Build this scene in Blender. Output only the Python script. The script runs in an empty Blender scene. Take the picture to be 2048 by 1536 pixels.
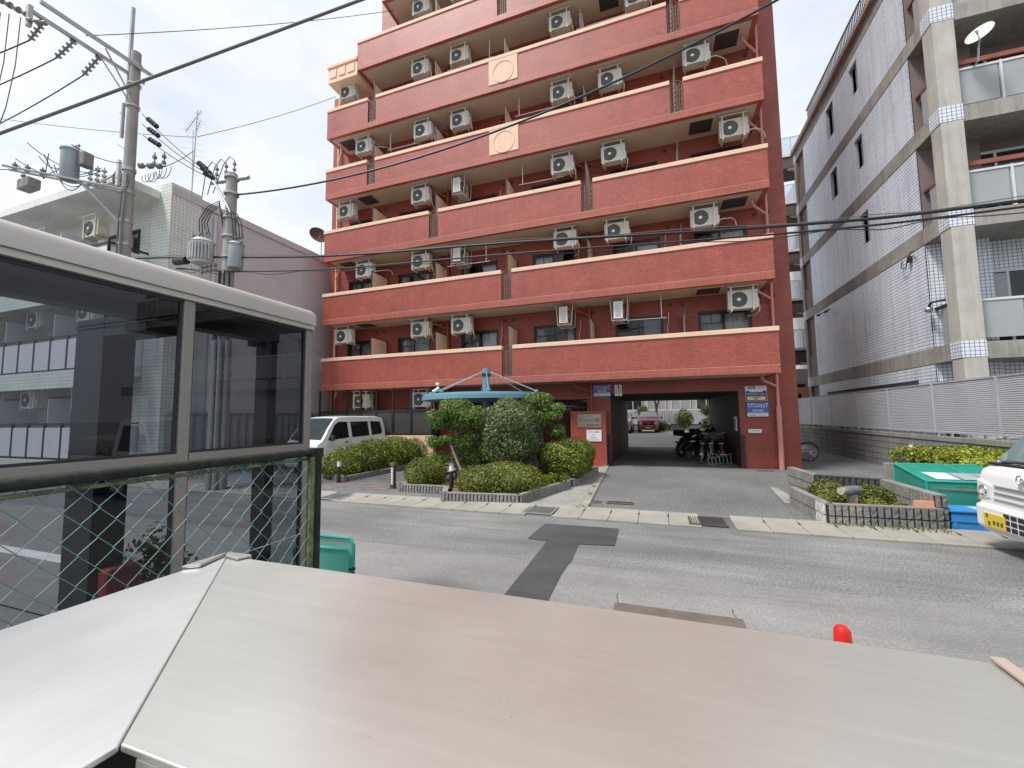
import bpy, math, random
import numpy as np
from mathutils import Vector, Matrix
RND = random.Random(7)
NP = np.random.default_rng(11)
SC = bpy.context.scene
COL = SC.collection
R = math.radians
# ---------------------------------------------------------------- camera
# x runs along the street (right), y away from the street into the lots, z up; the road is z = 0
CAM = Vector((13.2387, -13.6259, 1.72))
cd = bpy.data.cameras.new('camera'); cam = bpy.data.objects.new('camera', cd); COL.objects.link(cam)
cd.sensor_fit = 'HORIZONTAL'; cd.sensor_width = 36.0; cd.lens = 36.0 * 829.27 / 2048.0
cd.clip_start = 0.02; cd.clip_end = 2000
_p, _r, _y = 0.0775571, -0.0116811, 0.3380540
_D = Vector((math.cos(_y), -math.sin(_y), 0)); _N = Vector((math.sin(_y), math.cos(_y), 0))
_F = Vector((0, math.cos(_p), math.sin(_p))); _U0 = Vector((0, -math.sin(_p), math.cos(_p))); _R0 = Vector((1, 0, 0))
_R = math.cos(_r) * _R0 + math.sin(_r) * _U0; _U = -math.sin(_r) * _R0 + math.cos(_r) * _U0
def _loc(v): return Vector((v.dot(_D), v.dot(_N), v.z))
m3 = Matrix((_loc(_R), _loc(_U), -_loc(_F))).transposed()
cam.matrix_world = Matrix.Translation(CAM) @ m3.to_4x4()
SC.camera = cam
# ---------------------------------------------------------------- sky, sun, exposure
SUN_EL, SUN_AZ = R(60), R(224)      # azimuth measured clockwise from +y
sun_dir = Vector((math.sin(SUN_AZ) * math.cos(SUN_EL), math.cos(SUN_AZ) * math.cos(SUN_EL), math.sin(SUN_EL)))
w = bpy.data.worlds.new('World'); SC.world = w; w.use_nodes = True
nt = w.node_tree; nt.nodes.clear()
def wn(t, **k):
    n = nt.nodes.new(t)
    for a, b in k.items(): setattr(n, a, b)
    return n
out = wn('ShaderNodeOutputWorld'); bg = wn('ShaderNodeBackground')
sky = wn('ShaderNodeTexSky', sky_type='NISHITA', sun_disc=False)
sky.sun_elevation = SUN_EL; sky.sun_rotation = SUN_AZ; sky.dust_density = 3.0; sky.air_density = 1.2; sky.ozone_density = 1.0
tc = wn('ShaderNodeTexCoord'); mp = wn('ShaderNodeMapping'); mp.inputs['Scale'].default_value = (1, 1, 2.2)
nz = wn('ShaderNodeTexNoise'); nz.inputs['Scale'].default_value = 1.9; nz.inputs['Detail'].default_value = 7; nz.inputs['Roughness'].default_value = .55
nz.inputs['Distortion'].default_value = .4
rmp = wn('ShaderNodeValToRGB'); rmp.color_ramp.elements[0].position = .30; rmp.color_ramp.elements[1].position = .58
rmp.color_ramp.elements[0].color = (.62, .62, .62, 1); rmp.color_ramp.elements[1].color = (.95, .95, .95, 1)
nz2 = wn('ShaderNodeTexNoise'); nz2.inputs['Scale'].default_value = 3.3; nz2.inputs['Detail'].default_value = 8
cr2 = wn('ShaderNodeValToRGB')
cr2.color_ramp.elements[0].position = .3; cr2.color_ramp.elements[0].color = (6.2, 6.75, 7.7, 1)
cr2.color_ramp.elements[1].position = .68; cr2.color_ramp.elements[1].color = (7.8, 8.0, 8.35, 1)
mix = wn('ShaderNodeMix', data_type='RGBA')
L = nt.links.new
L(tc.outputs['Generated'], mp.inputs['Vector']); L(mp.outputs['Vector'], nz.inputs['Vector']); L(mp.outputs['Vector'], nz2.inputs['Vector'])
L(nz.outputs['Fac'], rmp.inputs['Fac']); L(nz2.outputs['Fac'], cr2.inputs['Fac'])
L(rmp.outputs['Color'], mix.inputs['Factor']); L(sky.outputs['Color'], mix.inputs['A']); L(cr2.outputs['Color'], mix.inputs['B'])
L(mix.outputs['Result'], bg.inputs['Color']); bg.inputs['Strength'].default_value = 0.085
L(bg.outputs['Background'], out.inputs['Surface'])
sl = bpy.data.lights.new('sun', 'SUN'); sl.energy = 2.4; sl.angle = R(12); sl.color = (1.0, .97, .925)
so = bpy.data.objects.new('sun', sl); COL.objects.link(so)
so.rotation_euler = sun_dir.to_track_quat('Z', 'Y').to_euler(); so.location = (0, 0, 60)
SC.view_settings.view_transform = 'Standard'; SC.view_settings.look = 'None'
SC.view_settings.exposure = 0.80; SC.view_settings.gamma = 1.0
SC.render.engine = 'CYCLES'
SC.cycles.use_denoising = True; SC.cycles.max_bounces = 8; SC.cycles.transparent_max_bounces = 16
SC.cycles.sample_clamp_indirect = 6
SC.cycles.caustics_reflective = False; SC.cycles.caustics_refractive = False

# ---------------------------------------------------------------- materials
def nodes(name):
    m = bpy.data.materials.new(name); m.use_nodes = True
    t = m.node_tree; b = t.nodes['Principled BSDF']
    return m, t, b
def nd(t, typ, ins=None, **k):
    n = t.nodes.new(typ)
    for a, b in k.items(): setattr(n, a, b)
    for a, b in (ins or {}).items(): n.inputs[a].default_value = b
    return n
def pos(t): return nd(t, 'ShaderNodeNewGeometry').outputs['Position']
def c4(c): return (c[0], c[1], c[2], 1)
def scale_c(c, k): return tuple(max(0, min(1, x * k)) for x in c)
def M(name, col, rough=.6, metal=0.0, var=.12, vs=1.5, bump=0.0, bs=60, spec=.5, fine=0.0, fs=150, streak=0.0, coat=0.0, lane=0.0):
    m, t, b = nodes(name)
    P = pos(t); lk = t.links.new
    n1 = nd(t, 'ShaderNodeTexNoise', {'Scale': vs, 'Detail': 6, 'Roughness': .6}); lk(P, n1.inputs['Vector'])
    mr = nd(t, 'ShaderNodeMapRange', {'From Min': .3, 'From Max': .7, 'To Min': 1 - var, 'To Max': 1 + var}); lk(n1.outputs['Fac'], mr.inputs['Value'])
    val = mr.outputs['Result']
    if fine:
        n2 = nd(t, 'ShaderNodeTexNoise', {'Scale': fs, 'Detail': 3, 'Roughness': .7}); lk(P, n2.inputs['Vector'])
        m2 = nd(t, 'ShaderNodeMapRange', {'From Min': .3, 'From Max': .7, 'To Min': 1 - fine, 'To Max': 1 + fine}); lk(n2.outputs['Fac'], m2.inputs['Value'])
        mu = nd(t, 'ShaderNodeMath', operation='MULTIPLY'); lk(val, mu.inputs[0]); lk(m2.outputs['Result'], mu.inputs[1]); val = mu.outputs['Value']
    if streak:
        mpg = nd(t, 'ShaderNodeMapping', {'Scale': (5, 5, .35)}); lk(P, mpg.inputs['Vector'])
        n3 = nd(t, 'ShaderNodeTexNoise', {'Scale': 1.6, 'Detail': 5, 'Roughness': .65}); lk(mpg.outputs['Vector'], n3.inputs['Vector'])
        m3_ = nd(t, 'ShaderNodeMapRange', {'From Min': .45, 'From Max': .75, 'To Min': 1, 'To Max': 1 - streak}); lk(n3.outputs['Fac'], m3_.inputs['Value'])
        mu = nd(t, 'ShaderNodeMath', operation='MULTIPLY'); lk(val, mu.inputs[0]); lk(m3_.outputs['Result'], mu.inputs[1]); val = mu.outputs['Value']
    if lane:      # wear drawn out along the street
        mpg = nd(t, 'ShaderNodeMapping', {'Scale': (.22, 1.5, 1), 'Rotation': (0, 0, .06)}); lk(P, mpg.inputs['Vector'])
        n4 = nd(t, 'ShaderNodeTexNoise', {'Scale': 1.3, 'Detail': 8, 'Roughness': .68, 'Distortion': .6}); lk(mpg.outputs['Vector'], n4.inputs['Vector'])
        m4 = nd(t, 'ShaderNodeMapRange', {'From Min': .35, 'From Max': .72, 'To Min': 1 - lane * .6, 'To Max': 1 + lane}); lk(n4.outputs['Fac'], m4.inputs['Value'])
        mu = nd(t, 'ShaderNodeMath', operation='MULTIPLY'); lk(val, mu.inputs[0]); lk(m4.outputs['Result'], mu.inputs[1]); val = mu.outputs['Value']
    vm = nd(t, 'ShaderNodeVectorMath', operation='SCALE'); vm.inputs[0].default_value = col[:3]; lk(val, vm.inputs['Scale'])
    lk(vm.outputs['Vector'], b.inputs['Base Color'])
    b.inputs['Roughness'].default_value = rough; b.inputs['Metallic'].default_value = metal
    b.inputs['Specular IOR Level'].default_value = spec
    if coat: b.inputs['Coat Weight'].default_value = coat; b.inputs['Coat Roughness'].default_value = .05
    if bump:
        nb = nd(t, 'ShaderNodeTexNoise', {'Scale': bs, 'Detail': 4}); lk(P, nb.inputs['Vector'])
        bp = nd(t, 'ShaderNodeBump', {'Strength': bump, 'Distance': .01}); lk(nb.outputs['Fac'], bp.inputs['Height']); lk(bp.outputs['Normal'], b.inputs['Normal'])
    return m
def tile_mat(name, c1, c2, mortar, bw, bh, ms, rough=.45, bump=.35, var=.12, offset=.5, streak=0.0, spec=.5):
    m, t, b = nodes(name); lk = t.links.new
    P = pos(t); sx = nd(t, 'ShaderNodeSeparateXYZ'); lk(P, sx.inputs['Vector'])
    ad = nd(t, 'ShaderNodeMath', operation='ADD'); lk(sx.outputs['X'], ad.inputs[0]); lk(sx.outputs['Y'], ad.inputs[1])
    cb = nd(t, 'ShaderNodeCombineXYZ'); lk(ad.outputs['Value'], cb.inputs['X']); lk(sx.outputs['Z'], cb.inputs['Y'])
    br = nd(t, 'ShaderNodeTexBrick', {'Color1': c4(c1), 'Color2': c4(c2), 'Mortar': c4(mortar), 'Scale': 1.0, 'Mortar Size': ms, 'Mortar Smooth': .2, 'Bias': 0.0, 'Brick Width': bw, 'Row Height': bh})
    br.offset = offset; br.squash = 1.0
    lk(cb.outputs['Vector'], br.inputs['Vector'])
    n1 = nd(t, 'ShaderNodeTexNoise', {'Scale': 1.1, 'Detail': 7, 'Roughness': .65}); lk(P, n1.inputs['Vector'])
    mr = nd(t, 'ShaderNodeMapRange', {'From Min': .3, 'From Max': .7, 'To Min': 1 - var, 'To Max': 1 + var}); lk(n1.outputs['Fac'], mr.inputs['Value'])
    val = mr.outputs['Result']
    if streak:
        mpg = nd(t, 'ShaderNodeMapping', {'Scale': (4, 4, .25)}); lk(P, mpg.inputs['Vector'])
        n3 = nd(t, 'ShaderNodeTexNoise', {'Scale': 1.4, 'Detail': 5, 'Roughness': .65}); lk(mpg.outputs['Vector'], n3.inputs['Vector'])
        m3_ = nd(t, 'ShaderNodeMapRange', {'From Min': .45, 'From Max': .75, 'To Min': 1, 'To Max': 1 - streak}); lk(n3.outputs['Fac'], m3_.inputs['Value'])
        mu = nd(t, 'ShaderNodeMath', operation='MULTIPLY'); lk(val, mu.inputs[0]); lk(m3_.outputs['Result'], mu.inputs[1]); val = mu.outputs['Value']
    vm = nd(t, 'ShaderNodeVectorMath', operation='SCALE'); lk(br.outputs['Color'], vm.inputs[0]); lk(val, vm.inputs['Scale'])
    lk(vm.outputs['Vector'], b.inputs['Base Color'])
    bp = nd(t, 'ShaderNodeBump', {'Strength': bump, 'Distance': .006}, invert=True); lk(br.outputs['Fac'], bp.inputs['Height']); lk(bp.outputs['Normal'], b.inputs['Normal'])
    b.inputs['Roughness'].default_value = rough; b.inputs['Specular IOR Level'].default_value = spec
    return m
def glass_mat(name, tint, refl=1.0, rough=.01):
    m, t, b = nodes(name); lk = t.links.new; t.nodes.remove(b)
    o = t.nodes['Material Output']
    tr = nd(t, 'ShaderNodeBsdfTransparent', {'Color': c4(tint)}); gl = nd(t, 'ShaderNodeBsdfGlossy', {'Color': (refl, refl, refl, 1), 'Roughness': rough})
    fr = nd(t, 'ShaderNodeFresnel', {'IOR': 1.5}); mx = nd(t, 'ShaderNodeMixShader')
    lk(fr.outputs['Fac'], mx.inputs['Fac']); lk(tr.outputs['BSDF'], mx.inputs[1]); lk(gl.outputs['BSDF'], mx.inputs[2]); lk(mx.outputs['Shader'], o.inputs['Surface'])
    return m
def leaf_mat(name, dark, mid, light, tip=None):
    m, t, b = nodes(name); lk = t.links.new
    at = nd(t, 'ShaderNodeAttribute', attribute_name='v')
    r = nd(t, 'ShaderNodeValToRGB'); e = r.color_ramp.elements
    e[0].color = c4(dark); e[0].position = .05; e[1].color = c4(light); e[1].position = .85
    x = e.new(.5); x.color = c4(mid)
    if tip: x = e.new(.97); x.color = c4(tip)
    lk(at.outputs['Fac'], r.inputs['Fac']); lk(r.outputs['Color'], b.inputs['Base Color'])
    b.inputs['Roughness'].default_value = .5; b.inputs['Specular IOR Level'].default_value = .35
    tl = nd(t, 'ShaderNodeBsdfTranslucent'); lk(r.outputs['Color'], tl.inputs['Color'])
    mx = nd(t, 'ShaderNodeMixShader', {'Fac': .22}); o = t.nodes['Material Output']
    lk(b.outputs['BSDF'], mx.inputs[1]); lk(tl.outputs['BSDF'], mx.inputs[2]); lk(mx.outputs['Shader'], o.inputs['Surface'])
    return m

# ---------------------------------------------------------------- mesh builder
class MB:
    def __init__(s): s.v = []; s.f = []
    def add(s, vs, fs):
        o = len(s.v); s.v += [tuple(p) for p in vs]; s.f += [tuple(i + o for i in f) for f in fs]; return s
    def box(s, x0, x1, y0, y1, z0, z1):
        if x0 > x1: x0, x1 = x1, x0
        if y0 > y1: y0, y1 = y1, y0
        if z0 > z1: z0, z1 = z1, z0
        return s.add([(x0, y0, z0), (x1, y0, z0), (x1, y1, z0), (x0, y1, z0), (x0, y0, z1), (x1, y0, z1), (x1, y1, z1), (x0, y1, z1)],
                     [(0, 3, 2, 1), (4, 5, 6, 7), (0, 1, 5, 4), (1, 2, 6, 5), (2, 3, 7, 6), (3, 0, 4, 7)])
    def quad(s, a, b, c, d): return s.add([a, b, c, d], [(0, 1, 2, 3)])
    def poly(s, pts): return s.add(pts, [tuple(range(len(pts)))])
    def prism(s, pts, z0, z1, axis='z'):
        n = len(pts)
        def P(p, h): return (p[0], p[1], h) if axis == 'z' else ((p[0], h, p[1]) if axis == 'y' else (h, p[0], p[1]))
        vs = [P(p, z0) for p in pts] + [P(p, z1) for p in pts]
        fs = [tuple(range(n - 1, -1, -1)), tuple(range(n, 2 * n))] + [(i, (i + 1) % n, n + (i + 1) % n, n + i) for i in range(n)]
        return s.add(vs, fs)
    def tube(s, pts, r, seg=8, caps=True):
        pts = [Vector(p) for p in pts]; rs = r if isinstance(r, (list, tuple)) else [r] * len(pts)
        rings = []; up = None
        for i, p in enumerate(pts):
            d = (pts[min(i + 1, len(pts) - 1)] - pts[max(i - 1, 0)])
            if d.length < 1e-9: d = Vector((0, 0, 1))
            d.normalize()
            if up is None: up = Vector((0, 0, 1)) if abs(d.z) < .9 else Vector((1, 0, 0))
            a = up - d * up.dot(d)
            if a.length < 1e-4: a = Vector((1, .3, .1)) - d * Vector((1, .3, .1)).dot(d)
            a.normalize(); up = a; b = d.cross(a)
            rings.append([p + (a * math.cos(q) + b * math.sin(q)) * rs[i] for q in [2 * math.pi * j / seg for j in range(seg)]])
        vs = [q for rg in rings for q in rg]; fs = []
        for i in range(len(pts) - 1):
            for j in range(seg):
                k = (j + 1) % seg; fs.append((i * seg + j, i * seg + k, (i + 1) * seg + k, (i + 1) * seg + j))
        if caps: fs.append(tuple(range(seg - 1, -1, -1))); fs.append(tuple((len(pts) - 1) * seg + j for j in range(seg)))
        return s.add(vs, fs)
    def cyl(s, p0, p1, r0, r1=None, seg=16): return s.tube([p0, p1], [r0, r0 if r1 is None else r1], seg)
    def lathe(s, prof, c=(0, 0, 0), seg=24, axis='z'):
        def P(r, h, q):
            a, b = r * math.cos(q), r * math.sin(q)
            if axis == 'z': return (c[0] + a, c[1] + b, c[2] + h)
            if axis == 'y': return (c[0] + a, c[1] + h, c[2] + b)
            return (c[0] + h, c[1] + a, c[2] + b)
        n = len(prof); vs = [P(r, h, 2 * math.pi * j / seg) for r, h in prof for j in range(seg)]
        fs = [(i * seg + j, i * seg + (j + 1) % seg, (i + 1) * seg + (j + 1) % seg, (i + 1) * seg + j) for i in range(n - 1) for j in range(seg)]
        if prof[0][0] > 1e-6: fs.append(tuple(range(seg)))
        if prof[-1][0] > 1e-6: fs.append(tuple((n - 1) * seg + j for j in range(seg)))
        return s.add(vs, fs)
    def ball(s, c, rx, ry, rz, seg=16, rings=10, p=1.0, zmin=-1.0):
        prof = []
        for i in range(rings + 1):
            a = math.pi * i / rings - math.pi / 2; z = math.sin(a)
            if z < zmin: z = zmin
            prof.append((max(math.cos(a), 1e-4) ** p, z))
        vs = [(c[0] + rx * r * math.cos(2 * math.pi * j / seg), c[1] + ry * r * math.sin(2 * math.pi * j / seg), c[2] + rz * z) for r, z in prof for j in range(seg)]
        n = len(prof)
        fs = [(i * seg + j, i * seg + (j + 1) % seg, (i + 1) * seg + (j + 1) % seg, (i + 1) * seg + j) for i in range(n - 1) for j in range(seg)]
        return s.add(vs, fs)
    def ring(s, c, R_, r, seg=32, sub=8, axis='y', a0=0, a1=2 * math.pi):
        full = abs(a1 - a0 - 2 * math.pi) < 1e-6
        pts = []
        for i in range(seg + 1):
            q = a0 + (a1 - a0) * i / seg; a, b = R_ * math.cos(q), R_ * math.sin(q)
            pts.append((c[0] + a, c[1], c[2] + b) if axis == 'y' else ((c[0], c[1] + a, c[2] + b) if axis == 'x' else (c[0] + a, c[1] + b, c[2])))
        return s.tube(pts, r, sub, caps=not full)
    def rotz(s, ang, c=(0, 0)):
        ca, sa = math.cos(ang), math.sin(ang)
        s.v = [(c[0] + (x - c[0]) * ca - (y - c[1]) * sa, c[1] + (x - c[0]) * sa + (y - c[1]) * ca, z) for x, y, z in s.v]; return s
    def xf(s, mat): s.v = [tuple(mat @ Vector(p)) for p in s.v]; return s
    def mesh(s, name, mat, smooth=False):
        me = bpy.data.meshes.new(name); me.from_pydata(s.v, [], s.f); me.update()
        if mat: me.materials.append(mat)
        if smooth:
            me.polygons.foreach_set('use_smooth', [True] * len(me.polygons))
            try: me.set_sharp_from_angle(angle=R(38))
            except Exception: pass
        return me
    def build(s, name, mat, parent=None, smooth=False, bevel=0.0, seg=2, world=True):
        off = Vector((0, 0, 0))
        if parent is not None and world:
            p = parent
            while p is not None: off += p.location; p = p.parent
            s.v = [(x - off.x, y - off.y, z - off.z) for x, y, z in s.v]
        o = bpy.data.objects.new(name, s.mesh(name, mat, smooth)); COL.objects.link(o)
        if parent is not None: o.parent = parent
        if bevel:
            md = o.modifiers.new('bevel', 'BEVEL'); md.width = bevel; md.segments = seg; md.limit_method = 'ANGLE'; md.angle_limit = R(35)
        return o
def tag(o, label, cat, group=None, kind=None):
    o['label'] = label
    if cat: o['category'] = cat
    if group: o['group'] = group
    if kind: o['kind'] = kind
    return o
def struct(o, label=None):
    o['kind'] = 'structure'
    if label: o['label'] = label
    return o
def thing(name, label, cat, loc=(0, 0, 0), rotz=0.0, group=None):
    o = bpy.data.objects.new(name, None); COL.objects.link(o); o.location = loc; o.rotation_euler = (0, 0, rotz); o.empty_display_size = .1
    return tag(o, label, cat, group)
def put(me, name, parent, loc=(0, 0, 0), rot=(0, 0, 0), scale=(1, 1, 1)):
    o = bpy.data.objects.new(name, me); COL.objects.link(o); o.parent = parent; o.location = loc; o.rotation_euler = rot; o.scale = scale
    return o
def dup(root, loc, rotz=0.0, label=None, group=None):
    def cp(o, par):
        c = o.copy(); COL.objects.link(c); c.parent = par
        for ch in o.children: cp(ch, c)
        return c
    r = cp(root, None); r.location = loc; r.rotation_euler = (0, 0, rotz)
    if label: r['label'] = label
    if group: r['group'] = group
    return r
def text_mesh(body, name, mat, parent, size, origin, right=(1, 0, 0), up=(0, 0, 1), width=None, align='CENTER', bold=0.0):
    c = bpy.data.curves.new('t', 'FONT'); c.body = body; c.size = size; c.align_x = align; c.align_y = 'CENTER'; c.offset = bold; c.resolution_u = 2
    o = bpy.data.objects.new('t', c); COL.objects.link(o)
    bpy.context.view_layer.update()
    dg = bpy.context.evaluated_depsgraph_get(); me = bpy.data.meshes.new_from_object(o.evaluated_get(dg))
    wd = o.dimensions.x; bpy.data.objects.remove(o); bpy.data.curves.remove(c)
    k = (width / wd) if width and wd > 0 else 1.0
    rt, upv = Vector(right), Vector(up); nm = rt.cross(upv)
    off = Vector((0, 0, 0)); p = parent
    while p is not None: off += p.location; p = p.parent
    for v in me.vertices: v.co = Vector(origin) - off + rt * (v.co.x * k) + upv * (v.co.y) + nm * .0
    me.materials.clear(); me.materials.append(mat)
    t = bpy.data.objects.new(name, me); COL.objects.link(t); t.parent = parent
    return t
ORD = ['first', 'second', 'third', 'fourth', 'fifth', 'sixth', 'seventh', 'eighth', 'ninth', 'tenth']
# ================================================================ materials in use
m_asph = M('asphalt_coarse', (.170, .172, .169), .9, var=.2, vs=.55, bump=.7, bs=60, fine=.6, fs=46, lane=.36)
m_asph2 = M('asphalt_smooth', (.205, .201, .195), .88, var=.13, vs=.8, bump=.3, bs=160, fine=.3, fs=60, lane=.2)
m_asph3 = M('asphalt_patch', (.058, .058, .061), .9, var=.22, vs=1.5, bump=.5, bs=150, fine=.3, fs=80, lane=.25)
m_aggr = M('aggregate_paving', (.145, .149, .147), .85, var=.2, vs=.6, bump=.6, bs=120, fine=.85, fs=34)
m_concL = M('gutter_concrete', (.29, .275, .238), .85, var=.15, vs=2.2, bump=.3, bs=130, fine=.22, fs=110)
m_conc = M('concrete', (.30, .295, .275), .85, var=.2, vs=1.6, bump=.3, bs=70, fine=.1, fs=60, streak=.25)
m_concG = M('concrete_stained', (.33, .315, .28), .85, var=.22, vs=1.2, bump=.25, bs=60, fine=.12, fs=50, streak=.35)
m_concD = M('concrete_dark', (.13, .13, .125), .9, var=.25, vs=2, bump=.3, bs=60, fine=.15)
m_brick = tile_mat('red_tile', (.37, .068, .041), (.275, .045, .029), (.34, .125, .095), .11, .045, .0045, rough=.45, var=.17, bump=.3, streak=.14)
m_sold = tile_mat('red_soldier_tile', (.39, .086, .056), (.31, .064, .042), (.39, .155, .125), .048, .20, .005, rough=.45, bump=.3, offset=0)
m_brickD = tile_mat('red_tile_wall', (.32, .056, .036), (.235, .038, .025), (.24, .085, .062), .11, .045, .0045, rough=.5, var=.13, bump=.3)
m_tunnel = tile_mat('tunnel_tile', (.06, .036, .033), (.045, .027, .025), (.04, .028, .026), .11, .045, .004, rough=.6)  # tile darkened well below the facade, underpass shade put into its colour
m_peach = M('peach_render', (.78, .53, .385), .7, var=.06, vs=1.5, bump=.1, bs=90, streak=.1)
m_beige = M('beige_soffit', (.55, .44, .33), .8, var=.08, vs=.9, bump=.1, bs=90, fine=.04)
m_pink = M('pink_pipe', (.60, .25, .22), .5, var=.08)
m_redpipe = M('red_pipe', (.30, .075, .055), .5, var=.08)
m_black = M('black_metal', (.02, .02, .022), .45, var=.1)
m_bronze = M('dark_bronze', (.035, .03, .028), .4, metal=.4, var=.1)
m_iron = M('brown_iron', (.17, .10, .07), .55, var=.25, vs=6)
m_white = M('white_paint', (.80, .80, .79), .35, var=.03)
m_offw = M('offwhite_casing', (.62, .60, .545), .5, var=.06, vs=3, streak=.12)
m_fan = M('fan_guard', (.06, .065, .06), .5, var=.1)
m_galv = M('galvanised', (.42, .43, .43), .45, metal=.5, var=.12, vs=4)
m_dark = M('dark_interior', (.018, .018, .02), .8, var=.1)
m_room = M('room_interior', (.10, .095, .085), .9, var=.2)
m_win = glass_mat('window_glass', (.82, .86, .86))
m_curt = [M('curtain_white', (.80, .82, .83), .9, var=.05), M('curtain_grey', (.46, .47, .46), .9, var=.06), M('curtain_blue', (.40, .47, .56), .9, var=.06), M('curtain_beige', (.52, .47, .38), .9, var=.06)]
m_blue = M('canopy_blue', (.135, .30, .38), .42, var=.06, vs=2, streak=.08)
m_screen = M('dark_screen', (.045, .042, .04), .55, var=.1, fine=.08, fs=300)

# ================================================================ ground
Z0 = 0.0
g_ = struct(MB().quad((-600, -600, -.012), (600, -600, -.012), (600, 600, -.012), (-600, 600, -.012)).build('ground', m_asph2))
struct(MB().quad((-70, -8.95, 0), (90, -8.95, 0), (90, -6.64, 0), (-70, -6.64, 0)).build('road', m_asph), 'coarse grey asphalt road')
_e = [(x, -8.74 + .018 * math.sin(x * 2.1) + RND.uniform(-.012, .012), .004) for x in np.linspace(-5, 32, 420)]
struct(MB().poly([(-70, -11.4, .004), (90, -11.4, .004), (90, -8.74, .004)] + _e[::-1] + [(-70, -8.74, .004)]).build('road_lane', m_asph2), 'smoother paler near side of the road')
struct(MB().poly([(11.44, -7.93, .008), (11.6, -7.95, .008), (11.73, -7.94, .008), (11.745, -8.5, .008), (11.76, -9.2, .008), (11.78, -10.1, .008), (12.22, -10.1, .008), (12.185, -9.1, .008), (12.20, -8.6, .008), (12.17, -7.97, .008), (12.4, -7.94, .008), (12.63, -7.90, .008), (12.625, -7.5, .008), (12.61, -7.04, .008), (12.1, -7.05, .008), (11.47, -7.07, .008), (11.45, -7.5, .008)]).build('road_patch', m_asph3), 'dark T-shaped asphalt repair patch')
struct(MB().quad((-40, -10.56, .006), (7.0, -10.56, .006), (7.0, -10.38, .006), (-40, -10.38, .006)).build('road_marking', M('road_paint', (.68, .67, .63), .7, var=.2, vs=6, fine=.2)), 'white painted line along the near road edge')
m_plate = M('rusty_plate', (.13, .105, .085), .8, var=.25, vs=5, bump=.3, bs=80)
for q in (((12.83, -9.60), (12.80, -9.45), (12.81, -9.38)), ((13.80, -9.60), (13.78, -9.50), (13.79, -9.42))): MB().tube([(x, y, .004) for x, y in q], .004, 4).build('crack', m_asph3, bpy.data.objects['road_lane'])
tag(MB().box(12.80, 13.84, -10.25, -9.60, .002, .012).build('cover_plate', m_plate), 'brown strip of cover plate lying flat in the near road edge', 'cover plate')
struct(MB().quad((11.5, -5.85, .002), (20.0, -5.85, .002), (20.0, 9.8, .002), (11.5, 9.8, .002)).build('driveway', m_aggr), 'speckled aggregate driveway into the underpass')
lot = MB(); prof = [(-14, 9.8, .0), (-14, 13.0, .45), (-14, 45, .45)]
for (a, b) in (((9.78, .003), (13.0, .45)), ((13.0, .45), (60, .45))):
    lot.quad((-20, a[0], a[1]), (60, a[0], a[1]), (60, b[0], b[1]), (-20, b[0], b[1]))
struct(lot.build('parking_lot', M('parking_concrete', (.36, .355, .34), .85, var=.12, vs=.6, fine=.12, fs=60)), 'pale parking lot behind the red building')
struct(MB().poly([(10.62, -5.85, .006), (11.76, -5.85, .006), (11.40, 1.2, .006), (10.3, 1.2, .006), (11.1, -3.6, .006)]).build('concrete_path', m_conc), 'concrete strip beside the planting bed')
kb = MB(); 
for i in range(9):
    t0, t1 = i / 9 + .004, (i + 1) / 9 - .004
    xa, ya = 11.78 - .36 * t0, -5.84 + 6.9 * t0; xb, yb = 11.78 - .36 * t1, -5.84 + 6.9 * t1
    o = MB().prism([(xa, ya), (xa + .17, ya), (xb + .17, yb), (xb, yb)], 0, .035).build('kerb_stone', m_concL, bevel=.006)
    o.parent = bpy.data.objects['driveway']
# gutter of cast blocks
gut = struct(MB().box(-30, 60, -6.64, -5.86, -.01, -.004).build('gutter', m_concD), 'pale concrete gutter along the road')
gpr = [(-6.635, .0), (-6.635, .022), (-6.55, .024), (-6.50, .010), (-6.05, .022), (-5.865, .05), (-5.865, .0)]
gme = MB().prism([(y, z) for y, z in gpr], .005, .465, axis='x').mesh('gutter_block', m_concL)
hole = MB().box(-.03, .03, -.035, .035, 0, .004).mesh('slot', m_dark)
grates = [(10.91, .5), (13.65, .52), (6.3, .55)]
for i in range(-16, 32):
    x = 7.22 + .47 * i
    cx = x + .235
    if any(abs(cx - (gx + gw / 2)) < .3 for gx, gw in grates): continue
    put(gme, 'gutter_block', gut, (x, 0, 0))
    h = MB().prism([(-.014, -.10), (.006, -.11), (.016, .04), (-.004, .05)], 0, .005).mesh('slot', m_dark) if i == -16 else h
    put(h, 'drain_slot', gut, (x + .467, -6.0, .0265))
def grate(x, w_, y0, y1, z, nx, label, mat, name='drain_grate'):
    t = thing(name, label, 'drain grate', (x, y0, z))
    MB().box(x, x + w_, y0, y1, z - .03, z - .02).build('pit', m_dark, t)
    f = MB().box(x, x + w_, y0, y0 + .025, z - .02, z).box(x, x + w_, y1 - .025, y1, z - .02, z).box(x, x + .025, y0 + .025, y1 - .025, z - .02, z).box(x + w_ - .025, x + w_, y0 + .025, y1 - .025, z - .02, z)
    f.build('frame', mat, t)
    bm_ = MB().box(0, .012, y0 + .025, y1 - .025, z - .018, z - .001); bm_.v = [(a, b - y0, c - z) for a, b, c in bm_.v]; me = bm_.mesh('bar', mat)
    for i in range(nx): put(me, 'bar', t, (.035 + (w_ - .08) * i / (nx - 1), 0, 0))
    return t
grate(10.88, .55, -6.5, -5.95, .030, 14, 'grey drain grate in the gutter below the front shrub bed', m_galv)
grate(13.63, .55, -6.5, -5.95, .030, 14, 'dark drain grate in the gutter at the mouth of the driveway', M('grate_dark', (.10, .095, .088), .6, metal=.3, var=.2))
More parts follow.
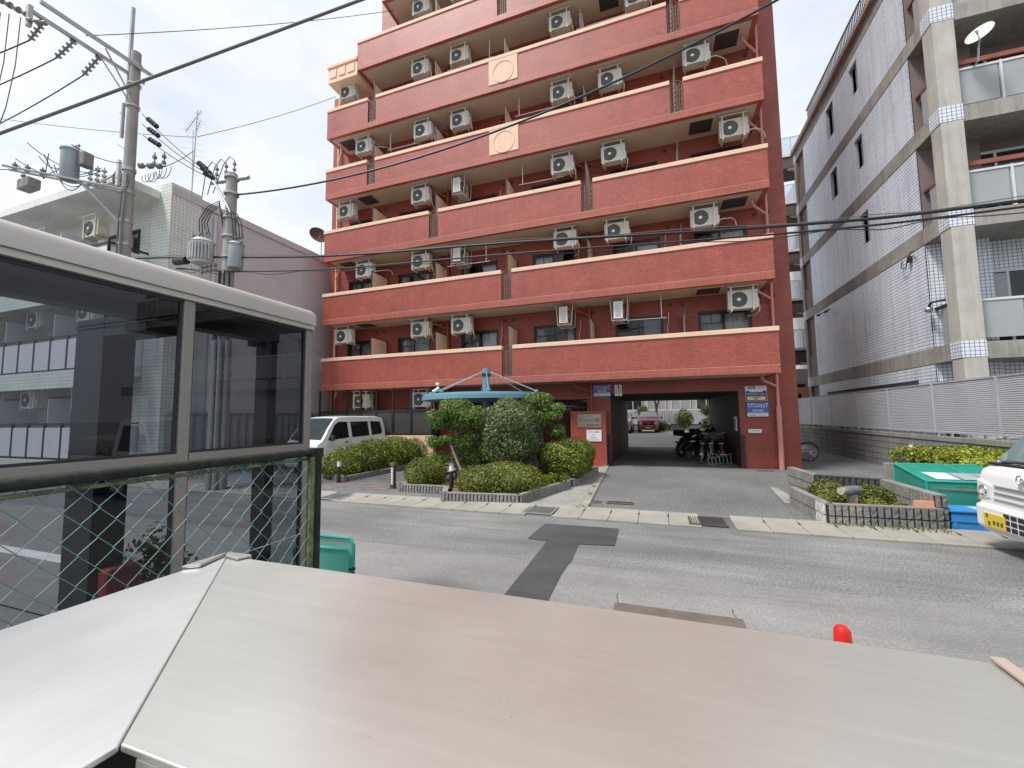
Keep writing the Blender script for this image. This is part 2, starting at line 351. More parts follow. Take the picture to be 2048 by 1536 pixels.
grate(6.28, .56, -6.5, -5.95, .030, 12, 'grey drain grate at the far left end of the gutter', m_galv)
m_rust = M('rusty_cover', (.10, .06, .05), .8, var=.3, vs=9)
grate(12.22, .5, -5.28, -5.06, .02, 10, 'rusty rectangular drain grate on the driveway near the gutter', m_rust)
grate(12.35, .5, .78, .90, .015, 10, 'narrow dark drain slot on the driveway at the underpass mouth', m_iron)
grate(15.95, .45, .62, .74, .015, 10, 'small rusty drain slot below the blue sign on the right pier', m_rust)
grate(18.55, .5, -.95, -.80, .015, 10, 'thin dark drain slot on the yard beside the block wall', m_iron)
tag(MB().lathe([(.0, .012), (.13, .012), (.15, .0)], (11.98, -5.18, .002), 20).build('round_cover', m_rust), 'small round rusty cover on the driveway beside the rectangular grate', 'manhole cover')
# walkway pavers
wk = struct(MB().quad((2.6, -5.85, .0), (10.3, -5.85, .0), (10.3, 1.2, .0), (2.6, 1.2, .0)).build('walkway', m_concD), 'paver walkway to the entrance')
m_pv = [M('paver_grey', (.15, .152, .157), .8, var=.15, fine=.15), M('paver_slate', (.125, .13, .135), .8, var=.15, fine=.15), M('paver_red', (.20, .135, .115), .8, var=.15, fine=.15)]
pme = [MB().box(.004, .396, .004, .196, 0, .018).mesh('paver', m) for m in m_pv]
for j in range(30):
    y = -5.84 + .2 * j
    for i in range(-1, 18):
        x = 3.3 + .4 * i + (.2 if j % 2 else 0)
        if y > -5.3 and (x < 5.0 or x > 7.6 + .2 * max(0, y + 4)): continue
        if x > 8.75: continue
        k = 2 if (RND.random() < .16) else (1 if RND.random() < .45 else 0)
        put(pme[k], 'paver', wk, (x, y, RND.uniform(-.002, .002)))

# ================================================================ red apartment building
B = thing('apartment_building', 'red tiled apartment block with long balconies and a drive-through underpass', 'building', (8, 5, 0))
BT = lambda k: 4.219 + 2.75 * k      # top of the balcony parapet of storey k
BB = lambda k: 2.872 + 2.75 * k      # underside
def wall_face(mb, x0, x1, z0, z1, y, ops, depth):
    xs = sorted({x0, x1, *[a for o in ops for a in o[:2]]}); zs = sorted({z0, z1, *[a for o in ops for a in o[2:4]]})
    for i in range(len(xs) - 1):
        for j in range(len(zs) - 1):
            cx, cz = (xs[i] + xs[i + 1]) / 2, (zs[j] + zs[j + 1]) / 2
            if cx < x0 or cx > x1 or cz < z0 or cz > z1 or any(a < cx < b and c < cz < d for a, b, c, d in ops): continue
            mb.quad((xs[i], y, zs[j]), (xs[i + 1], y, zs[j]), (xs[i + 1], y, zs[j + 1]), (xs[i], y, zs[j + 1]))
    for a, b, c, d in ops:
        mb.quad((a, y, c), (a, y + depth, c), (a, y + depth, d), (a, y, d)); mb.quad((b, y, c), (b, y, d), (b, y + depth, d), (b, y + depth, c))
        mb.quad((a, y, d), (a, y + depth, d), (b, y + depth, d), (b, y, d)); mb.quad((a, y, c), (b, y, c), (b, y + depth, c), (a, y + depth, c))
WS = [(.23, 1.55), (2.86, 4.46), (5.86, 7.48), (8.9, 10.52), (11.91, 13.52), (14.59, 16.17)]
WN = 1.25; BACK = 9.8
ops_lo = [(1.0, 2.2, .95, 2.1), (3.3, 4.9, .95, 2.1), (5.9, 10.85, .002, 2.3), (11.65, 15.67, .002, 2.45)]; ops_hi = []
for k in range(0, 5):
    ops_lo += [(a, b, BB(k) + .22, BB(k) + 2.24) for a, b in WS]
for k in range(5, 7):
    ops_hi += [(a, b, BB(k) + .22, BB(k) + 2.24) for a, b in WS[1:]]
mb = MB(); wall_face(mb, -.8, 17.28, 0, 16.9, WN, ops_lo, .14); wall_face(mb, 1.85, 17.28, 16.9, 23.5, WN, ops_hi, .14)
mb.quad((-.8, WN, 0), (-.8, WN, 16.9), (-.8, BACK, 16.9), (-.8, BACK, 0)); mb.quad((17.28, WN, 0), (17.28, BACK, 0), (17.28, BACK, 23.5), (17.28, WN, 23.5))
mb.quad((1.85, WN, 16.9), (1.85, WN, 23.5), (1.85, BACK, 23.5), (1.85, BACK, 16.9)); mb.quad((-.8, WN, 16.9), (1.85, WN, 16.9), (1.85, BACK, 16.9), (-.8, BACK, 16.9))
mb.quad((1.85, WN, 23.5), (17.28, WN, 23.5), (17.28, BACK, 23.5), (1.85, BACK, 23.5))
wall_face(mb, -.8, 17.28, 0, 23.5, BACK, [(11.65, 15.67, .002, 2.45)], -.1)
mb.build('wall', m_brickD, B)
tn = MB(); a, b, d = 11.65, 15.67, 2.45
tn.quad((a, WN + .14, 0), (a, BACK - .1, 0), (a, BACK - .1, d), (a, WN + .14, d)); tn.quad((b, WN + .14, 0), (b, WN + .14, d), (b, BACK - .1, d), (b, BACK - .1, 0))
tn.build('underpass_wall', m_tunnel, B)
MB().quad((a, WN + .14, d), (a, BACK - .1, d), (b, BACK - .1, d), (b, WN + .14, d)).build('underpass_ceiling', M('underpass_ceiling', (.06, .05, .048), .9), B)  # ceiling colour darkened too, carrying the shade of the underpass
# windows
def window_parts(wd, ht):
    f = MB()
    for (x0, x1, z0, z1) in ((0, wd, 0, .05), (0, wd, ht - .055, ht), (0, .05, .05, ht - .055), (wd - .05, wd, .05, ht - .055)): f.box(x0, x1, .03, .12, z0, z1)
    h = wd / 2
    for (x0, x1, y0) in ((.05, h + .03, .075), (h - .03, wd - .05, .045)):
        for (p, q, r, s) in ((x0, x0 + .045, .05, ht - .055), (x1 - .045, x1, .05, ht - .055), (x0 + .045, x1 - .045, .05, .10), (x0 + .045, x1 - .045, ht - .10, ht - .055)): f.box(p, q, y0, y0 + .028, r, s)
    f.box(.095, h - .015, .08, .10, ht - .42, ht - .385); f.box(h / 2 + .01, h / 2 + .03, .08, .10, ht - .385, ht - .10)
    p1 = MB().quad((.09, .088, .1), (h, .088, .1), (h, .088, ht - .1), (.09, .088, ht - .1)); p2 = MB().quad((h, .058, .1), (wd - .09, .058, .1), (wd - .09, .058, ht - .1), (h, .058, ht - .1))
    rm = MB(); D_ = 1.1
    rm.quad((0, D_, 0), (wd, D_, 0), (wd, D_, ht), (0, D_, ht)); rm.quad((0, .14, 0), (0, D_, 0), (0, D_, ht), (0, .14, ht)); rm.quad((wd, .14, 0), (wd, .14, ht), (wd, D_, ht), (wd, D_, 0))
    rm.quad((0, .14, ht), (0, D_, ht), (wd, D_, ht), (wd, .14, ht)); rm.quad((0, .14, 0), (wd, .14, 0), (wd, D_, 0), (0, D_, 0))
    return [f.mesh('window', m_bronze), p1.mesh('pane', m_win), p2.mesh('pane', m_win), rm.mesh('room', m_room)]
def curtain(x0, x1, ht, mat):
    n = 40; vs = []; fs = []
    for i in range(n + 1):
        x = x0 + (x1 - x0) * i / n; y = .24 + .035 * math.sin(i * 1.9) + .015 * math.sin(i * .7 + 1)
        vs += [(x, y, .06), (x, y * .5 + .12, ht - .08)]
    fs = [(2 * i, 2 * i + 2, 2 * i + 3, 2 * i + 1) for i in range(n)]
    return MB().add(vs, fs).mesh('curtain', mat, True)
wcache = {}; ccache = {}
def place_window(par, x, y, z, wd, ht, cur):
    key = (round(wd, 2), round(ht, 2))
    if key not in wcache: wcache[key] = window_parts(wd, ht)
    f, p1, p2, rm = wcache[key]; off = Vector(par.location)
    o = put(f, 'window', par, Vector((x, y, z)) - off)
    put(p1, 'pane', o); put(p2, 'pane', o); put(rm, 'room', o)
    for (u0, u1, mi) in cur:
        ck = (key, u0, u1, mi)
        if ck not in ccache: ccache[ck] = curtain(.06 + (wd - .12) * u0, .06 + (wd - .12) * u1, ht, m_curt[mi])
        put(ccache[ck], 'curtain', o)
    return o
cset = [[(0, .48, 1), (.52, 1, 0)], [(0, .5, 1), (.5, 1, 1)], [(.55, 1, 0)], [(0, .45, 0)], [(.6, 1, 2)], [(0, .46, 2), (.86, 1, 3)], [], [(0, .25, 3), (.8, 1, 0)]]
fix = {(0, 0): 1, (0, 1): 1, (0, 2): 0, (0, 3): 7, (0, 4): 4, (0, 5): 0, (1, 2): 2, (1, 3): 3, (1, 4): 0, (1, 1): 7, (1, 5): 0, (2, 2): 2}
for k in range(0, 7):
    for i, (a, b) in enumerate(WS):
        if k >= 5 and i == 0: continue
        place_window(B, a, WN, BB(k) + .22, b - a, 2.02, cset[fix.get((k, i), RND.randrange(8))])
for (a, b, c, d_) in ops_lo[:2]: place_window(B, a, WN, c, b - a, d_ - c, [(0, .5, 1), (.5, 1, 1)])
# balconies
gr = MB()      # wrought grille, width .40, height 1.08
for x in (.03, .37): gr.box(x - .012, x + .012, -.012, .012, 0, .96)
gr.ring((.2, 0, .93), .17, .012, 14, 6, 'y', 0, math.pi); gr.box(.03, .37, -.012, .012, .02, .045); gr.box(.03, .37, -.01, .01, .88, .90)
for x in (.115, .20, .285): gr.box(x - .010, x + .010, -.007, .007, .04, .9 + (.15 if x == .2 else .1))
for i in range(5):
    z = .13 + .165 * i
    for x in (.105, .295): gr.ring((x, 0, z), .06, .011, 14, 5)
    gr.ring((.2, 0, z + .08), .04, .007, 12, 5)
grm = gr.mesh('grille', m_iron, True)
GAP = {0: [8.28], 1: [8.28], 2: [5.31, 11.22], 3: [2.35, 14.16], 4: [2.35, 14.16], 5: [8.22], 6: []}
PNL = {3: 8.24, 4: 8.24}
X1 = 16.57
hatch = {0: [(14.53, 15.2), (1.38, 2.1)], 1: [(15.38, 16.08), (.46, 1.16)], 2: [(14.54, 15.22), (1.38, 2.1)], 3: [(15.41, 16.11), (.38, 1.1)], 4: [(11.75, 12.42)], 5: [], 6: []}
for k in range(0, 8):
    x0 = {5: 1.56, 6: 2.77, 7: 2.77}.get(k, 0.0); top, bot = BT(k), BB(k)
    segs = []; c = x0
    for g0 in GAP.get(k, []): segs.append((c, g0 - .2)); c = g0 + .2
    segs.append((c, X1))
    pb = MB()
    for (a, b) in segs: pb.box(a, b, 0, .14, bot + .235, top - .14)
    pb.box(x0, x0 + .14, .14, WN, bot + .235, top - .14); pb.box(X1 - .14, X1, .14, WN, bot + .235, top - .14)
    bal = pb.build('balcony', m_brick, B)
    MB().box(x0, X1, -.004, .14, bot, bot + .222).box(x0, x0 + .14, .14, WN, bot, bot + .222).box(X1 - .14, X1, .14, WN, bot, bot + .222).build('soldier_course', m_sold, bal)
    MB().box(x0 + .004, X1 - .004, .001, .139, bot + .222, bot + .235).build('joint_line', M('pale_joint', (.50, .36, .31), .8), bal) if k == 0 else MB().box(x0 + .004, X1 - .004, .001, .139, bot + .222, bot + .235).build('joint_line', bpy.data.materials['pale_joint'], bal)
    MB().box(x0 + .14, X1 - .14, .14, WN - .002, bot + .012, bot + .17).build('slab', m_beige, bal)
    for (a, b) in segs:
        MB().box(a - (.025 if a == x0 else 0), b + (.025 if b == X1 else 0), -.03, .165, top - .14, top).build('coping', m_peach, bal, bevel=.012)
    MB().box(x0 - .025, x0 + .165, .165, WN, top - .14, top - .002).build('coping', m_peach, bal, bevel=.012)
    MB().box(X1 - .165, X1 + .025, .165, WN, top - .14, top - .002).build('coping', m_peach, bal, bevel=.012)
    for g0 in GAP.get(k, []): put(grm, 'grille', bal, Vector((g0 - .2, .06, bot + .25)) - B.location)
    if k in PNL:
        p = PNL[k]
        MB().box(p - .57, p + .57, -.022, -.001, bot + .245, top - .138).build('panel', m_peach, bal)
        MB().ring((p, -.022, bot + .66), .41, .016, 40, 6).build('panel_ring', m_peach, bal, smooth=True)
    for (a, b) in hatch.get(k - 1, []):
        MB().box(a - .06, b + .06, .26, 1.02, bot - .012, bot + .011).build('hatch_frame', m_beige, bal)
        MB().box(a, b, .32, .96, bot - .02, bot - .0125).build('hatch', m_screen, bal)
bal_par = bpy.data.objects['balcony']
# peach stub at the left end of the seventh storey
pt = MB().box(0, 1.555, 0, WN, 16.45, 17.12).build('peach_stub', m_peach, B)
MB().box(-.04, 1.553, -.05, WN, 17.12, 17.26).build('stub_coping', m_peach, pt, bevel=.015)
for i in range(3): MB().box(.1 + .48 * i, .45 + .48 * i, -.03, -.001, 16.65, 17.02).build('square_relief', m_peach, pt, bevel=.012)
# partitions between the flats
for k in range(0, 7):
    for s_ in (2.33, 5.30, 8.26, 11.18, 14.13):
        if k >= 5 and s_ < 4: continue
        p = MB().box(s_ - .012, s_ + .012, .20, WN - .04, BB(k) + .2, BB(k) + 2.10).build('partition', m_peach, B)
        z0, z1 = BB(k) + .17, BB(k) + 2.13
        MB().box(s_ - .02, s_ + .02, .165, .199, z0, z1).box(s_ - .02, s_ + .02, .199, WN, z1 - .03, z1).box(s_ - .02, s_ + .02, WN - .039, WN - .001, z0, z1 - .03).build('partition_frame', m_black, p)
# vents under the soffits
vme = MB().lathe([(0, -.05), (.055, -.05), (.06, 0)], axis='y', seg=12).mesh('vent_cap', M('vent_cap', (.10, .035, .03), .6))
for k in range(0, 5):
    for a, b in WS:
        for dx in (.25, .62): put(vme, 'vent_cap', B, Vector((b + dx, WN - .002, BB(k) + 2.55)) - B.location)
# drainpipes
for s_, mt in ((-.38, m_peach), (5.33, m_redpipe), (11.02, m_redpipe), (16.72, m_pink)):
    zt = 16.9 if s_ < 0 else 22.0
    dp = MB().cyl((s_, 1.13, 1.95 if s_ > 16 else (1.9 if s_ > 5 else 0)), (s_, 1.13, zt), .045, seg=12).build('drainpipe', mt, B, smooth=True)
    for k in range(0, 6):
        e = s_ - .5 if s_ > 0 else s_ + .6
        MB().tube([(e, .62, BB(k) + .01), (e, .62, BB(k) - .1), (e + (.06 if s_ > 0 else -.06), .70, BB(k) - .17), (s_, 1.13, BB(k) - .34)], .04, 10).build('pipe_elbow', mt, dp, smooth=True)
        MB().lathe([(.052, -.05), (.052, .05)], (s_, 1.13, BB(k) + .6), 12).build('pipe_collar', mt, dp)
    if s_ > 16:
        MB().cyl((s_, 1.13, .0), (s_, 1.13, 1.95), .075, seg=14).build('pipe_guard', mt, dp, smooth=True)
        for z in (1.7, .35): MB().lathe([(.08, -.03), (.08, .03)], (s_, 1.13, z), 14).build('pipe_clamp', mt, dp)
# white conduit drops beside the windows
for k in range(0, 5):
    for a, b in WS[1:5]:
        if RND.random() < .8: MB().tube([(b + .16, 1.2, BB(k) + 2.3), (b + .16, 1.2, BB(k) + 1.9), (b + .12, 1.2, BB(k) + 1.84), (b + .12, 1.2, BB(k) + .2)], .016, 6).build('conduit', m_peach, B)
# entrance recess, door, low sign wall
en = MB(); a, b, d, yb = 5.9, 10.85, 2.3, 3.2
en.quad((a, yb, 0), (b, yb, 0), (b, yb, d), (a, yb, d)); en.quad((a, WN + .14, 0), (a, yb, 0), (a, yb, d), (a, WN + .14, d)); en.quad((b, WN + .14, 0), (b, WN + .14, d), (b, yb, d), (b, yb, 0)); en.quad((a, WN + .14, d), (a, yb, d), (b, yb, d), (b, WN + .14, d))
en.build('entrance_recess', m_brickD, B)
dr = MB()
for x in (8.9, 9.55, 10.2, 10.8): dr.box(x, x + .05, 1.6, 1.66, 0, 2.28)
dr.box(8.95, 10.8, 1.605, 1.655, 1.98, 2.04); dr.box(8.95, 10.8, 1.605, 1.655, .0, .12)
dd = dr.build('entrance_door', m_bronze, B); MB().quad((8.9, 1.63, .1), (10.85, 1.63, .1), (10.85, 1.63, 2.28), (8.9, 1.63, 2.28)).build('pane', m_win, dd)
MB().box(9.8, 9.84, 1.55, 1.58, .8, 1.4).build('door_handle', m_galv, dd)
for x in (6.7, 7.45): MB().box(x, x + .06, 1.3, 1.36, 0, 2.3).build('entrance_post', m_bronze, B)
MB().box(7.9, 8.5, 2.6, 2.9, 0, 1.7).build('mailbox_bank', m_galv, B)
sw = MB().box(10.36, 11.56, .62, WN - .002, 0, 1.86).build('sign_wall', m_brick, B)
MB().box(11.575, 11.645, .9, 1.2, 0, 1.05).build('corner_guard', m_black, B); MB().box(15.68, 15.76, 1.17, WN - .003, 0, 1.05).build('corner_guard', m_black, B)
# laundry poles
for (k, a, b) in ((0, 12.1, 13.6), (2, 8.6, 10.3), (3, 8.5, 10.1), (3, 2.7, 4.2), (4, 5.6, 7.6), (4, 10.9, 12.8), (1, 5.6, 7.4), (5, 8.6, 10.8)):
    lp = MB().cyl((a, .62, BB(k) + 2.02), (b, .62, BB(k) + 2.0), .014, seg=6).build('laundry_pole', m_white, B)
    for x in (a + .15, b - .15): MB().box(x - .01, x + .01, .60, .64, BB(k) + 2.0, BB(k + 1) + .01).build('pole_hanger', m_white, lp)
# ================================================================ air conditioner outdoor units
def ac_meshes():
    cas = MB().box(0, .80, 0, .29, 0, .56)
    cm = [cas.mesh('casing', m_) for m_ in (m_offw, M('casing_white', (.72, .72, .70), .45, var=.05, vs=3, streak=.1), M('casing_yellowed', (.60, .55, .44), .5, var=.08, vs=3, streak=.2))]
    gd = MB().lathe([(0, -.012), (.225, -.012), (.24, .002)], (.29, 0, .28), 28, 'y')
    gm = gd.mesh('fan_guard', m_fan, True)
    rg = MB()
    for r in (.07, .12, .17, .22): rg.ring((.29, -.014, .28), r, .005, 24, 4)
    for q in range(8):
        a = q * math.pi / 4; rg.tube([(.29 + .05 * math.cos(a), -.014, .28 + .05 * math.sin(a)), (.29 + .225 * math.cos(a), -.014, .28 + .225 * math.sin(a))], .004, 4)
    rm_ = rg.mesh('guard_wire', M('guard_wire', (.16, .17, .165), .5))
    hb = MB().lathe([(0, -.026), (.045, -.024), (.052, -.012)], (.29, 0, .28), 16, 'y').mesh('hub', m_white, True)
    sp = MB().box(.56, .565, -.003, 0, .02, .54).box(.80, .84, .05, .22, .06, .30).mesh('service_cover', m_offw)
    h = MB()
    for x in (.06, .66):
        h.box(x, x + .045, -.035, -.017, -.07, .68); h.box(x, x + .045, .31, .33, -.07, .68); h.box(x, x + .045, -.017, .31, -.07, -.03)
    h.box(.0, .80, -.06, -.035, .66, .69); h.box(.0, .80, .33, .355, .66, .69)
    hm = h.mesh('hanger', m_offw)
    pp = MB().tube([(.84, .15, .12), (.87, .15, .06), (.86, .2, -.08), (.80, .45, -.14), (.70, .66, -.10), (.62, .70, -.12)], .018, 6).mesh('pipe', m_offw, True)
    pu = MB().tube([(.84, .15, .18), (1.0, .2, .22), (1.25, .5, .33), (1.36, .62, .30), (1.40, .64, .12)], .018, 6).mesh('pipe', m_offw, True)
    hs = MB()   # splayed frame for units hung sideways
    for y in (-.12, .36):
        for x in (.10, .70): hs.tube([(x, y + (-.05 if y < 0 else .05), .66), (x, y, -.05)], .012, 6)
    for x in (.1, .7): hs.tube([(x, -.12, -.05), (x, .36, -.05)], .012, 6)
    for y in (-.12, .36): hs.tube([(.1, y, -.05), (.7, y, -.05)], .012, 6)
    hsm = hs.mesh('hanger', m_offw)
    lv = MB()
    for i in range(9): lv.box(-.008, 0, .05, .24, .06 + .05 * i, .085 + .05 * i)
    return cm, gm, rm_, hb, sp, hm, pp, pu, hsm, lv.mesh('side_louvre', m_galv)
ACM = ac_meshes()
def ac_unit(x, y, z, label, sideways=0, pipe=0):
    t = thing('air_conditioner_unit', label, 'air conditioner', (x, y, z), 0 if not sideways else R(90) * sideways, 'air conditioner units along the balconies')
    cm, gm, rm_, hb, sp, hm, pp, pu, hsm, lv = ACM
    o = put(RND.choice(cm), 'casing', t); f = put(gm, 'fan_guard', t); put(rm_, 'guard_wire', f); put(hb, 'hub', f); put(sp, 'service_cover', t)
    put(hsm if sideways else hm, 'hanger', t)
    if sideways: put(lv, 'side_louvre', t)
    elif pipe >= 0: put(pu if pipe else pp, 'pipe', t)
    return t
FL = ['second', 'third', 'fourth', 'fifth', 'sixth', 'seventh']
rows = {0: [.35, 4.09, 5.88, (10.1,), (11.94,), 15.38], 1: [1.36, 4.09, (6.02,), 9.95, 11.73, 14.43], 2: [.37, 4.06, (6.02,), 9.9, 11.69, 15.39],
        3: [1.24, 4.16, 5.84, 9.93, 11.66, 14.42], 4: [.31, 4.02, 5.82, 9.93, 12.65], 5: [4.04, 5.86, 9.93]}
nm_row = {0: ['leftmost', 'second from left', 'third from left', 'fourth from left', 'fifth from left', 'rightmost']}
for k, rw in rows.items():
    n = len(rw); nm = (['leftmost'] + [ORD[i] + ' from left' for i in range(1, n - 1)] + ['rightmost'])
    if k == 5: nm = ['left', 'middle', 'right']
    for i, s_ in enumerate(rw):
        side = isinstance(s_, tuple); z = BB(k + 1) - .72
        lb = ('white air conditioner unit hung sideways' if side else 'white air conditioner unit with round fan') + ', ' + nm[i] + ' on the ' + FL[k] + '-storey balcony'
        if side: ac_unit(s_[0] + .31, .22, z, lb, 1)
        else: ac_unit(s_, .36, z, lb, 0, 1 if (k, i) in ((1, 0), (1, 5), (3, 0), (3, 5), (2, 5)) else 0)
ac_unit(1.3, .40, BB(0) - .74, 'white air conditioner unit behind the dark screen above the white van'); ac_unit(4.15, .40, BB(0) - .74, 'white air conditioner unit behind the dark screen beside the blue canopy')

# dark screen fence of the ground floor
t = thing('screen_fence', 'dark bronze screen fence with tall posts under the lowest balcony', 'fence', (2.6, .1, 0))
xs = [-.12, .55, 1.28, 1.98, 2.72, 3.50, 4.32, 5.22]
MB().box(-.16, 5.3, .02, .16, 0, 1.04).build('base_wall', m_peach, t)
for x in xs: MB().box(x - .025, x + .025, .06, .12, 1.04, 2.865).build('post', m_bronze, t)
for i in range(len(xs) - 1):
    a, b = xs[i] + .028, xs[i + 1] - .028
    p = MB().box(a + .03, b - .03, .085, .095, 1.12, 1.94).build('panel', m_screen, t)
    MB().box(a, b, .065, .115, 1.05, 1.12).box(a, b, .065, .115, 1.94, 2.02).box(a, a + .03, .07, .11, 1.12, 1.94).box(b - .03, b, .07, .11, 1.12, 1.94).build('panel_frame', m_bronze, p)
# round blue canopy on a post with tie rods
C0 = (8.15, -1.6)
t = thing('entrance_canopy', 'round light blue canopy on one post with tie rods over the entrance', 'canopy', (C0[0], C0[1], 0))
MB().lathe([(.115, 0), (.115, 3.10), (.125, 3.10), (.125, 3.22), (.0, 3.24)], (C0[0], C0[1], 0), 20).build('post', m_blue, t, smooth=True)
MB().lathe([(.14, 2.98), (.14, 3.06)], (C0[0], C0[1], 0), 20).build('collar', m_bronze, t)
MB().lathe([(.12, 2.20), (1.9, 2.22), (1.98, 2.22), (1.98, 2.335), (1.93, 2.34), (1.92, 2.395), (1.88, 2.40), (.12, 2.40)], (C0[0], C0[1], 0), 56).build('disc', m_blue, t, smooth=True)
for q in (R(200), R(245), R(295), R(-8), R(60), R(120)):
    c, s_ = math.cos(q), math.sin(q)
    MB().tube([(C0[0] + .13 * c, C0[1] + .13 * s_, 3.12), (C0[0] + 1.72 * c, C0[1] + 1.72 * s_, 2.46)], .014, 6).build('tie_rod', m_galv, t)
    MB().box(C0[0] + 1.72 * c - .05, C0[0] + 1.72 * c + .05, C0[1] + 1.72 * s_ - .05, C0[1] + 1.72 * s_ + .05, 2.435, 2.50).build('rod_bracket', m_blue, t)
def cctv(p, label, d):
    t = thing('security_camera', label, 'camera', p); x, y, z = p
    MB().tube([(x, y, z + .16), (x, y, z + .04), (x + d[0] * .05, y + d[1] * .05, z)], .02, 8).build('arm', m_white, t); MB().box(x - .05, x + .05, y - .04, y + .04, z + .12, z + .2).build('mount', m_white, t)
    v = Vector(d).normalized(); q = Vector(p) + Vector((0, 0, -.02))
    b = MB().tube([q - v * .06, q + v * .20], .042, 10); b.build('body', m_white, t, smooth=True)
    MB().tube([q + v * .20, q + v * .215], .03, 10).build('lens', m_black, t)
cctv((6.02, -.9, 2.72), 'white security camera mounted below the lowest balcony left of the canopy', (-.5, -.35, -.35))
cctv((7.1, .9, 2.05), 'small security camera under the blue canopy', (.5, -.5, -.2))
# ---------------------------------------------------------------- signs
m_sblue = M('sign_blue', (.055, .13, .40), .35, var=.04); m_sblueD = M('sign_navy', (.03, .05, .22), .35, var=.04)
m_swhite = M('sign_white', (.75, .76, .77), .35, var=.03); m_syel = M('sign_yellow', (.70, .66, .20), .4, var=.03); m_sred = M('sign_red', (.55, .05, .06), .4)
m_sgrey = M('sign_grey_ink', (.32, .33, .35), .5); m_ink = M('sign_ink', (.03, .03, .035), .5); m_steel = M('sign_steel', (.42, .39, .33), .38, metal=.75, var=.08, vs=3); m_brown = M('sign_brown_ink', (.15, .09, .05), .5)
def plate(name, label, x0, x1, z0, z1, y, mat):
    t = thing(name, label, 'sign', ((x0 + x1) / 2, y, z0))
    MB().box(x0, x1, y - .02, y, z0, z1).build('board', mat, t, bevel=.004)
    return t
def stripe(t, x0, x1, z0, z1, y, mat, name='stripe'): return MB().box(x0, x1, y - .0015, y, z0, z1).build(name, mat, t)
Y = WN - .03
for (x0, z0, lab) in ((11.08, 2.38, 'blue estate agent sign with white katakana under the balcony left of the underpass'), (15.87, 1.615, 'blue estate agent sign with white katakana, lower of two on the right pier')):
    x1, z1 = x0 + .60, z0 + .42 + (.03 if z0 < 2 else -.01)
    t = plate('rental_sign', lab, x0, x1, z0, z1, Y, m_sblue); f = Y - .021
    stripe(t, x0 + .01, x1 - .01, z0 + .10, z0 + .125, f, m_swhite); stripe(t, x0 + .012, x1 - .012, z0 + .01, z0 + .085, f, m_swhite)
    text_mesh('アパマンショップ', 'lettering', m_swhite, t, .165, (x0 + .3, f - .003, z1 - .105), width=.56, bold=.004)
    text_mesh('NETWORK', 'lettering', m_swhite, t, .075, (x0 + .31, f - .003, z0 + .19), width=.30, bold=.002)
    stripe(t, x0 + .05, x0 + .26, z0 + .03, z0 + .06, f - .002, m_sgrey, 'small_print')
    stripe(t, x0 + .30, x0 + .52, z0 + .035, z0 + .055, f - .002, m_sgrey, 'small_print')
x0, z0 = 15.85, 2.10
t = plate('rental_sign', 'white, navy and yellow tenant wanted sign, upper of two on the right pier', x0, x0 + .60, z0, z0 + .48, Y, m_swhite); f = Y - .021
stripe(t, x0 + .01, x0 + .59, z0 + .01, z0 + .33, f, m_sblueD); stripe(t, x0 + .12, x0 + .48, z0 + .29, z0 + .335, f - .002, m_swhite); stripe(t, x0 + .05, x0 + .55, z0 + .04, z0 + .15, f - .002, m_syel)
text_mesh('入居者募集', 'lettering', m_ink, t, .09, (x0 + .17, f - .003, z0 + .42), width=.25, bold=.002); stripe(t, x0 + .32, x0 + .56, z0 + .39, z0 + .44, f, M('sign_pale_red', (.75, .45, .40), .4), 'small_print')
text_mesh('アパマンショップ', 'lettering', m_swhite, t, .075, (x0 + .19, f - .003, z0 + .22), width=.32, bold=.001); stripe(t, x0 + .38, x0 + .55, z0 + .205, z0 + .235, f - .003, m_sgrey, 'small_print')
stripe(t, x0 + .2, x0 + .42, z0 + .10, z0 + .125, f - .004, m_ink, 'small_print'); stripe(t, x0 + .25, x0 + .32, z0 + .055, z0 + .085, f - .004, m_ink, 'small_print')
x0, z0 = 11.82, 2.38
t = plate('notice_sign', 'small white notice with handwritten column above the underpass corner', x0, x0 + .25, z0, z0 + .39, Y, m_swhite); f = Y - .022
for i, (xx, zz, ww, hh) in enumerate(((.11, .28, .05, .07), (.12, .20, .035, .06), (.13, .12, .035, .06), (.13, .05, .03, .05), (.04, .08, .03, .22), (.20, .10, .03, .2))): stripe(t, x0 + xx, x0 + xx + ww, z0 + zz, z0 + zz + hh, f, m_ink if i < 4 else m_sgrey, 'handwriting')
x0, z0, Y2 = 10.60, 1.31, .62
t = plate('name_plate', 'brushed steel building name plate on the low red sign wall', x0, x0 + .80, z0, z0 + .44, Y2, m_steel); f = Y2 - .0225
text_mesh('サンシャイン西野', 'lettering', m_brown, t, .135, (x0 + .41, f, z0 + .23), width=.74, bold=.003)
for i in range(8): stripe(t, x0 + .31 + .058 * i, x0 + .352 + .058 * i, z0 + .055, z0 + .098, f + .002, m_ink, 'small_print')
x0, z0 = 10.89, .83
t = plate('notice_board', 'white notice with red frame below the building name plate', x0, x0 + .53, z0, z0 + .41, Y2, m_sred); f = Y2 - .021
stripe(t, x0 + .015, x0 + .515, z0 + .015, z0 + .395, f, m_swhite, 'paper')
stripe(t, x0 + .28, x0 + .43, z0 + .305, z0 + .35, f - .002, m_sgrey, 'small_print'); stripe(t, x0 + .07, x0 + .23, z0 + .315, z0 + .34, f - .002, m_sgrey, 'small_print')
MB().ring((x0 + .25, f - .004, z0 + .235), .026, .006, 16, 4).build('emblem', m_sgrey, t); stripe(t, x0 + .16, x0 + .36, z0 + .12, z0 + .145, f - .002, m_sgrey, 'small_print'); stripe(t, x0 + .07, x0 + .46, z0 + .055, z0 + .07, f - .002, m_sgrey, 'small_print')
x0, z0 = 15.88, 1.11
